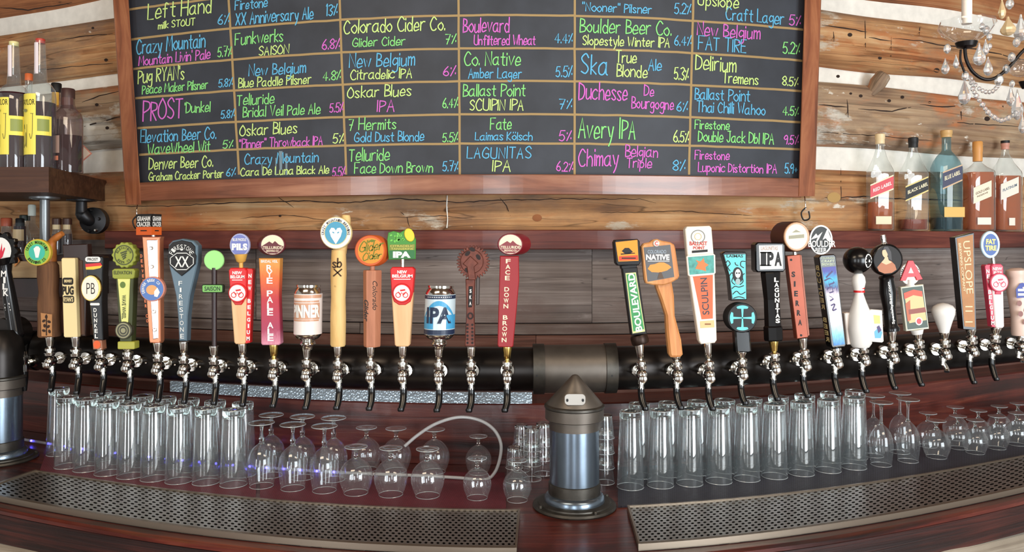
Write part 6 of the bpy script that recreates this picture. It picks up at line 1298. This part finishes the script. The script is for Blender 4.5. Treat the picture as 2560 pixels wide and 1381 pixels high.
for x, lab, tp, capm, lq, dx in ((35, 'tall whiskey bottle with a yellow label and cream stopper, leftmost on the shelf', 104, S('cap_straw', 226, 214, 150), 234, 0), (101, 'tall whiskey bottle with a yellow label and red topped white neck strip', 97, S('cap_red', 186, 60, 44), 258, 0)):
    t, F, yb = rb(x, 2.90, [(tp + 6, 11), (tp + 60, 13), (tp + 108, 16), (tp + 116, 26), (tp + 128, 33), (tp + 150, 35), (None, 35)], m_bt, lab, liq=(lq, 33.5, RUM), cap=(tp + 12, tp, 11, capm))
    wrap(F, x, 12, x - 11, x + 3, tp + 12, tp + 90, S('neck_strip_white', 232, 220, 224), 'neck_strip', t, .004)
    wrap(F, x, 35.5, x - 34, x + 9, tp + (143 if x > 60 else 145), 390, YLW, 'label', t); wrap(F, x, 35.5, x + 9, x + 34, 294, 342, YLW, 'side_label', t, .0007); wrap(F, x, 35.8, x + 12, x + 32, 302, 332, S('label_olive_print', 140, 150, 70), 'side_print', t, .001)
    text(F, 'TAYLOR', x - 32, 254, x + 7, 268, K_, t, fn=wfn(F, x, 35.6, .0016), bold=.0)
    hand('Col', x - 26, 372, x - 14, 60, S('print_olive', 120, 116, 60), t, wfn(F, x, 35.6, .0014), 1.2, 'script_print'); hand('J', x - 6, 350, x + 2, 60, S('print_olive', 120, 116, 60), t, wfn(F, x, 35.6, .0014), 1.4, 'script_print')
    flat(F, ell(x - 16, 282, 5, 4, 10), S('print_olive', 120, 116, 60), 'seal_print', t, -.0525)
t, F, yb = rb(170, 2.96, [(240, 15), (262, 16), (272, 19), (284, 30), (300, 34), (None, 34)], glass('smoky_glass', (.75, .66, .64), 1.2, .12, body_col=(.25, .2, .2)), 'squat round dark whiskey decanter with a brown stopper, right end of the shelf', liq=(340, 31, RUM), cap=(246, 222, 16, S('cork_dark', 66, 40, 36)))
wrap(F, 170, 16.5, 154, 186, 246, 274, S('neck_band_brown', 84, 52, 46), 'neck_band', t); wrap(F, 170, 34.5, 139, 168, 343, 386, S('label_taupe', 150, 122, 110), 'label', t); flat(F, ell(150, 356, 5, 6, 12), K_, 'label_emblem', t, -.049); wrap(F, 170, 34.5, 139, 165, 393, 404, S('label_salmon', 196, 120, 92), 'label', t)
t, F, yb = rb(141, 3.14, [(225, 8), (262, 9), (280, 22), (None, 22)], glass('smoky_glass'), 'slim dark bottle with a black cap and gold neck band behind the decanter', liq=(300, 20, RUM), cap=(230, 208, 12, m_blackm))
wrap(F, 141, 10, 132, 150, 232, 268, S('neck_gold', 222, 168, 50), 'neck_band', t, .001)
t, F, yb = rb(72, 3.14, [(200, 8), (240, 9), (262, 22), (None, 22)], m_bt, 'clear bottle with an orange cap standing behind the yellow label bottles', liq=(300, 20, AMB), cap=(202, 184, 9, S('cap_orange', 220, 110, 60)))
t = thing('paper_tag', 'small folded salmon and cream paper tag sticking out beside the decanter', 'paper tag', (-1.72, 3.05, ztp))
F = Fr(215, 2.6); F.Y = 3.05; F.m = F.Y / FP; prism(F, [(206, 361), (229, 384), (208, 402), (202, 420), (196, 420), (198, 380)], .004, S('tag_salmon', 206, 130, 110), 'tag', t, 0, .5); flat(F, [(208, 366), (226, 384), (209, 398)], S('tag_cream', 226, 200, 176), 'tag_face', t)

# ---------------- lower left: low wall shelf with small bottles
sl = thing('wall_shelf', 'low wooden wall shelf with a pale front lip behind the leftmost taps', 'shelf', (-2.0, 3.15, 1.76))
zs = 1.79
V = [(-2.75, 3.06, zs), (-1.56, 3.06, zs), (-1.6, 3.34, zs), (-2.75, 3.34, zs)]; V = [(x, y, zs - .022) for x, y, z in V] + V
BX = [(3, 2, 1, 0), (4, 5, 6, 7), (0, 1, 5, 4), (1, 2, 6, 5), (2, 3, 7, 6), (3, 0, 4, 7)]
mk('shelf_board', V, BX, S('dark_shelf_paint', 44, 22, 18, .4), sh if 0 else sl)
mk('front_lip', [(x, y, z) for z in (zs - .085, zs - .022) for x, y in ((-2.75, 3.055), (-1.72, 3.055), (-1.72, 3.075), (-2.75, 3.075))], BX, wood('pale_lip_wood', [srgb(120, 92, 64), srgb(168, 138, 98), srgb(190, 164, 122)], grain=(2, 20, 20), coord='Object'), sl)
mk('lower_board', [(x, y, z) for z in (zs - .16, zs - .09) for x, y in ((-2.75, 3.08), (-1.66, 3.08), (-1.66, 3.3), (-2.75, 3.3))], BX, S('dark_shelf_paint', 44, 22, 18, .4), sl)
mk('side_upright', [(x, y, z) for z in (1.42, zs - .16) for x, y in ((-1.84, 3.1), (-1.78, 3.1), (-1.78, 3.3), (-1.84, 3.3))], BX, m_plank_red, sl)
gl = 'small bottles on the low left shelf'
rb(16, 3.2, [(560, 10), (580, 11), (598, 22), (None, 22)], m_bt, 'clear bottle with a copper cap at the far left of the low shelf', cap=(566, 545, 13, S('cap_copper', 176, 84, 56)), group=gl, base=zs)
t, F, yb = rb(50, 3.16, [(556, 9), (564, 15), (None, 15)], m_bt, 'short dark bottle with a cream label on the low shelf', cap=(566, 546, 10, m_blackm), liq=(566, 13, RUM), group=gl, base=zs); wrap(F, 50, 15.5, 37, 64, 574, 602, S('label_parchment', 214, 186, 140), 'label', t)
rb(80, 3.22, [(526, 8), (560, 8), (580, 20), (None, 20)], m_bt, 'tall clear bottle with a white cap just left of the grey support pipe', cap=(540, 512, 9, S('cap_pale_mint', 220, 226, 216)), group=gl, base=zs)
t, F, yb = rb(62, 3.26, [(545, 8), (570, 8), (590, 14), (None, 14)], m_bt, 'clear bottle with a dark green stopper behind the cream label bottle', cap=(552, 538, 12, S('cap_bottle_green', 30, 44, 36)), group=gl, base=zs)
for x, l in ((142, 'left of the two brown capped flasks right of the support pipe'), (168, 'right of the two brown capped flasks right of the support pipe')):
    t, F, yb = rb(x, 3.2, [(556, 8), (575, 9), (592, 12), (None, 12)], m_bt, l, liq=(585, 10, RUM), cap=(562, 546, 11, S('cap_chestnut', 74, 44, 32)), group=gl, base=zs); wrap(F, x, 9.5, x - 9, x + 9, 562, 574, S('neck_cream', 230, 206, 160), 'neck_band', t)
t = thing('paper_flag', 'small orange triangular paper flag on the low shelf lip', 'paper flag', (-2.0, 3.04, 1.75)); F = Fr(44, 2.6); F.Y = 3.045; F.m = F.Y / FP
prism(F, [(36, 632), (49, 653), (36, 668)], .004, S('flag_orange', 206, 130, 60), 'flag', t, 0, .5)
t = thing('shot_glass', 'small empty glass standing at the far left beside the leaning tap', 'glass', (-1.9, 3.0, 1.5)); F = Fr(8, 2.6); F.Y = 3.02; F.m = F.Y / FP
c = F.p(6, 838); t.location = c
lathe('bowl', c, F.p(6, 798), [(0, .016), (.1, .018), (1, .024)], m_gl, t, 20, cap=False); lathe('base', c, F.p(6, 832), [(0, .016), (1, .017)], m_gb, t, 20)
mk('glass_ledge', [(x, y, z) for z in (c[2] - .02, c[2]) for x, y in ((-2.75, 2.98), (-1.86, 2.98), (-1.86, 3.3), (-2.75, 3.3))], BX, m_ledge, sl)

# ---------------- chandelier, upper right
m_cr = mat('crystal', (1, 1, 1), .0); b_ = m_cr.node_tree.nodes['Principled BSDF']; b_.inputs['Transmission Weight'].default_value = .86; b_.inputs['IOR'].default_value = 1.5
m_ca = mat('amber_crystal', srgb(250, 225, 180), .0); b_ = m_ca.node_tree.nodes['Principled BSDF']; b_.inputs['Transmission Weight'].default_value = .6
m_irn = S('wrought_iron', 26, 22, 22, .35, metal=.6)
ch = thing('chandelier', 'black iron chandelier hung with clear crystal drops at the upper right', 'chandelier', (1.75, 2.25, 1.9))
C = Fr(2450, 2.0); C.Y = 2.2; C.m = C.Y / FP
def drop(cx, cy, rx, ry, m_=None, d=0, name='crystal_drop'):
    a = C.p(cx, cy - ry, d); b = C.p(cx, cy + ry, d); r = rx * C.m
    lathe(name, a, b, [(0, r * .12), (.12, r * .2), (.35, r * .55), (.6, r * .95), (.72, r), (.86, r * .8), (.96, r * .4), (1, r * .05)], m_ or m_cr, ch, 8, False)
def bead(cx, cy, r, m_=None, d=0, ry=None):
    c = C.p(cx, cy, d); rr = r * C.m; ry = (ry or r) / r
    lathe('crystal_bead', (c[0], c[1], c[2] - rr * ry), (c[0], c[1], c[2] + rr * ry), [(0, rr * .3), (.25, rr * .85), (.5, rr), (.75, rr * .85), (1, rr * .3)], m_ or m_cr, ch, 8, False)
lat(C, (2417, 60), (2417, -140), [(0, 12), (.96, 12), (1, 9)], S('candle_ivory', 240, 228, 214, .5), 'candle', ch)
fl = []
for k, (r, y) in enumerate(((8, 108), (30, 100), (52, 84), (64, 66), (60, 52))): fl.append((r, y))
V = []; Fc = []; n = 40
for r, y in fl:
    for i in range(n): a = 2 * math.pi * i / n; rr = r * (1 + .07 * math.cos(a * 8)); q = C.p(2416, y); V.append((q[0] + rr * C.m * math.cos(a), q[1] + rr * C.m * math.sin(a), q[2]))
for k in range(4):
    for i in range(n): Fc.append((k * n + i, k * n + (i + 1) % n, k * n + n + (i + 1) % n, k * n + n + i))
mk('glass_dish', V, Fc, m_gs, ch, True)
lat(C, (2416, 122), (2416, 106), [(0, 8), (.3, 22), (1, 26)], m_irn, 'candle_cup', ch)
tube('arm', [C.p(*q) for q in ((2412, 122), (2416, 150), (2432, 180), (2460, 198), (2490, 194), (2525, 165), (2560, 125), (2610, 90), (2680, 80))], .0045, m_irn, ch, 10)
tube('arm_scroll', [C.p(*q) for q in ((2402, 124), (2401, 150), (2408, 172), (2413, 186))], .003, m_irn, ch, 8)
tube('arm', [C.p(2556, 205), C.p(2575, 225), C.p(2610, 215), C.p(2650, 150), C.p(2690, 100)], .0045, m_irn, ch, 10); lat(C, (2562, 222), (2562, 204), [(0, 6), (.4, 10), (1, 14)], m_irn, 'candle_cup', ch)
ball('glass_dish', C.p(2552, 170), 27 * C.m, m_gs, ch, 1, .8, 20)
lathe('centre_column', C.p(2700, 260), C.p(2700, -60), [(0, .01), (.1, .03), (.2, .012), (.4, .04), (.6, .015), (.8, .03), (1, .01)], m_irn, ch, 20)
q = C.p(2700, -60); lathe('hanging_rod', q, (q[0], q[1], 3.6), [(0, .006), (1, .006)], m_irn, ch, 10)
for a in ((2363, 166, 10, 20), (2390, 154, 7, 17), (2448, 136, 15, 28), (2470, 166, 11, 24), (2411, 230, 15, 32), (2464, 118, 8, 20), (2527, 240, 10, 26), (2543, 262, 14, 38), (2552, 70, 16, 34), (2556, 310, 9, 24)): drop(*a)
for a in ((2520, 66, 18, 24, m_ca), (2505, 22, 9, 26, m_ca)): drop(*a)
for a in ((2368, 122, 9), (2524, 10, 10), (2413, 190, 9), (2497, 200, 11), (2515, 173, 9), (2529, 143, 9), (2541, 106, 9), (2530, 210, 7), (2474, 116, 6), (2466, 76, 9), (2455, 66, 7), (2473, 92, 7)): bead(a[0], a[1], a[2], ry=a[2] * 1.3)
for i, q in enumerate(cr([(2425, 196), (2432, 222), (2441, 240), (2456, 262), (2470, 281), (2486, 294), (2503, 301), (2521, 295), (2540, 284)], 2)): bead(q[0], q[1], 7 - (i % 2) * 1.5)
for q in cr([(2432, 205), (2448, 222), (2465, 230), (2482, 228), (2494, 216)], 2): bead(q[0], q[1], 5.5)
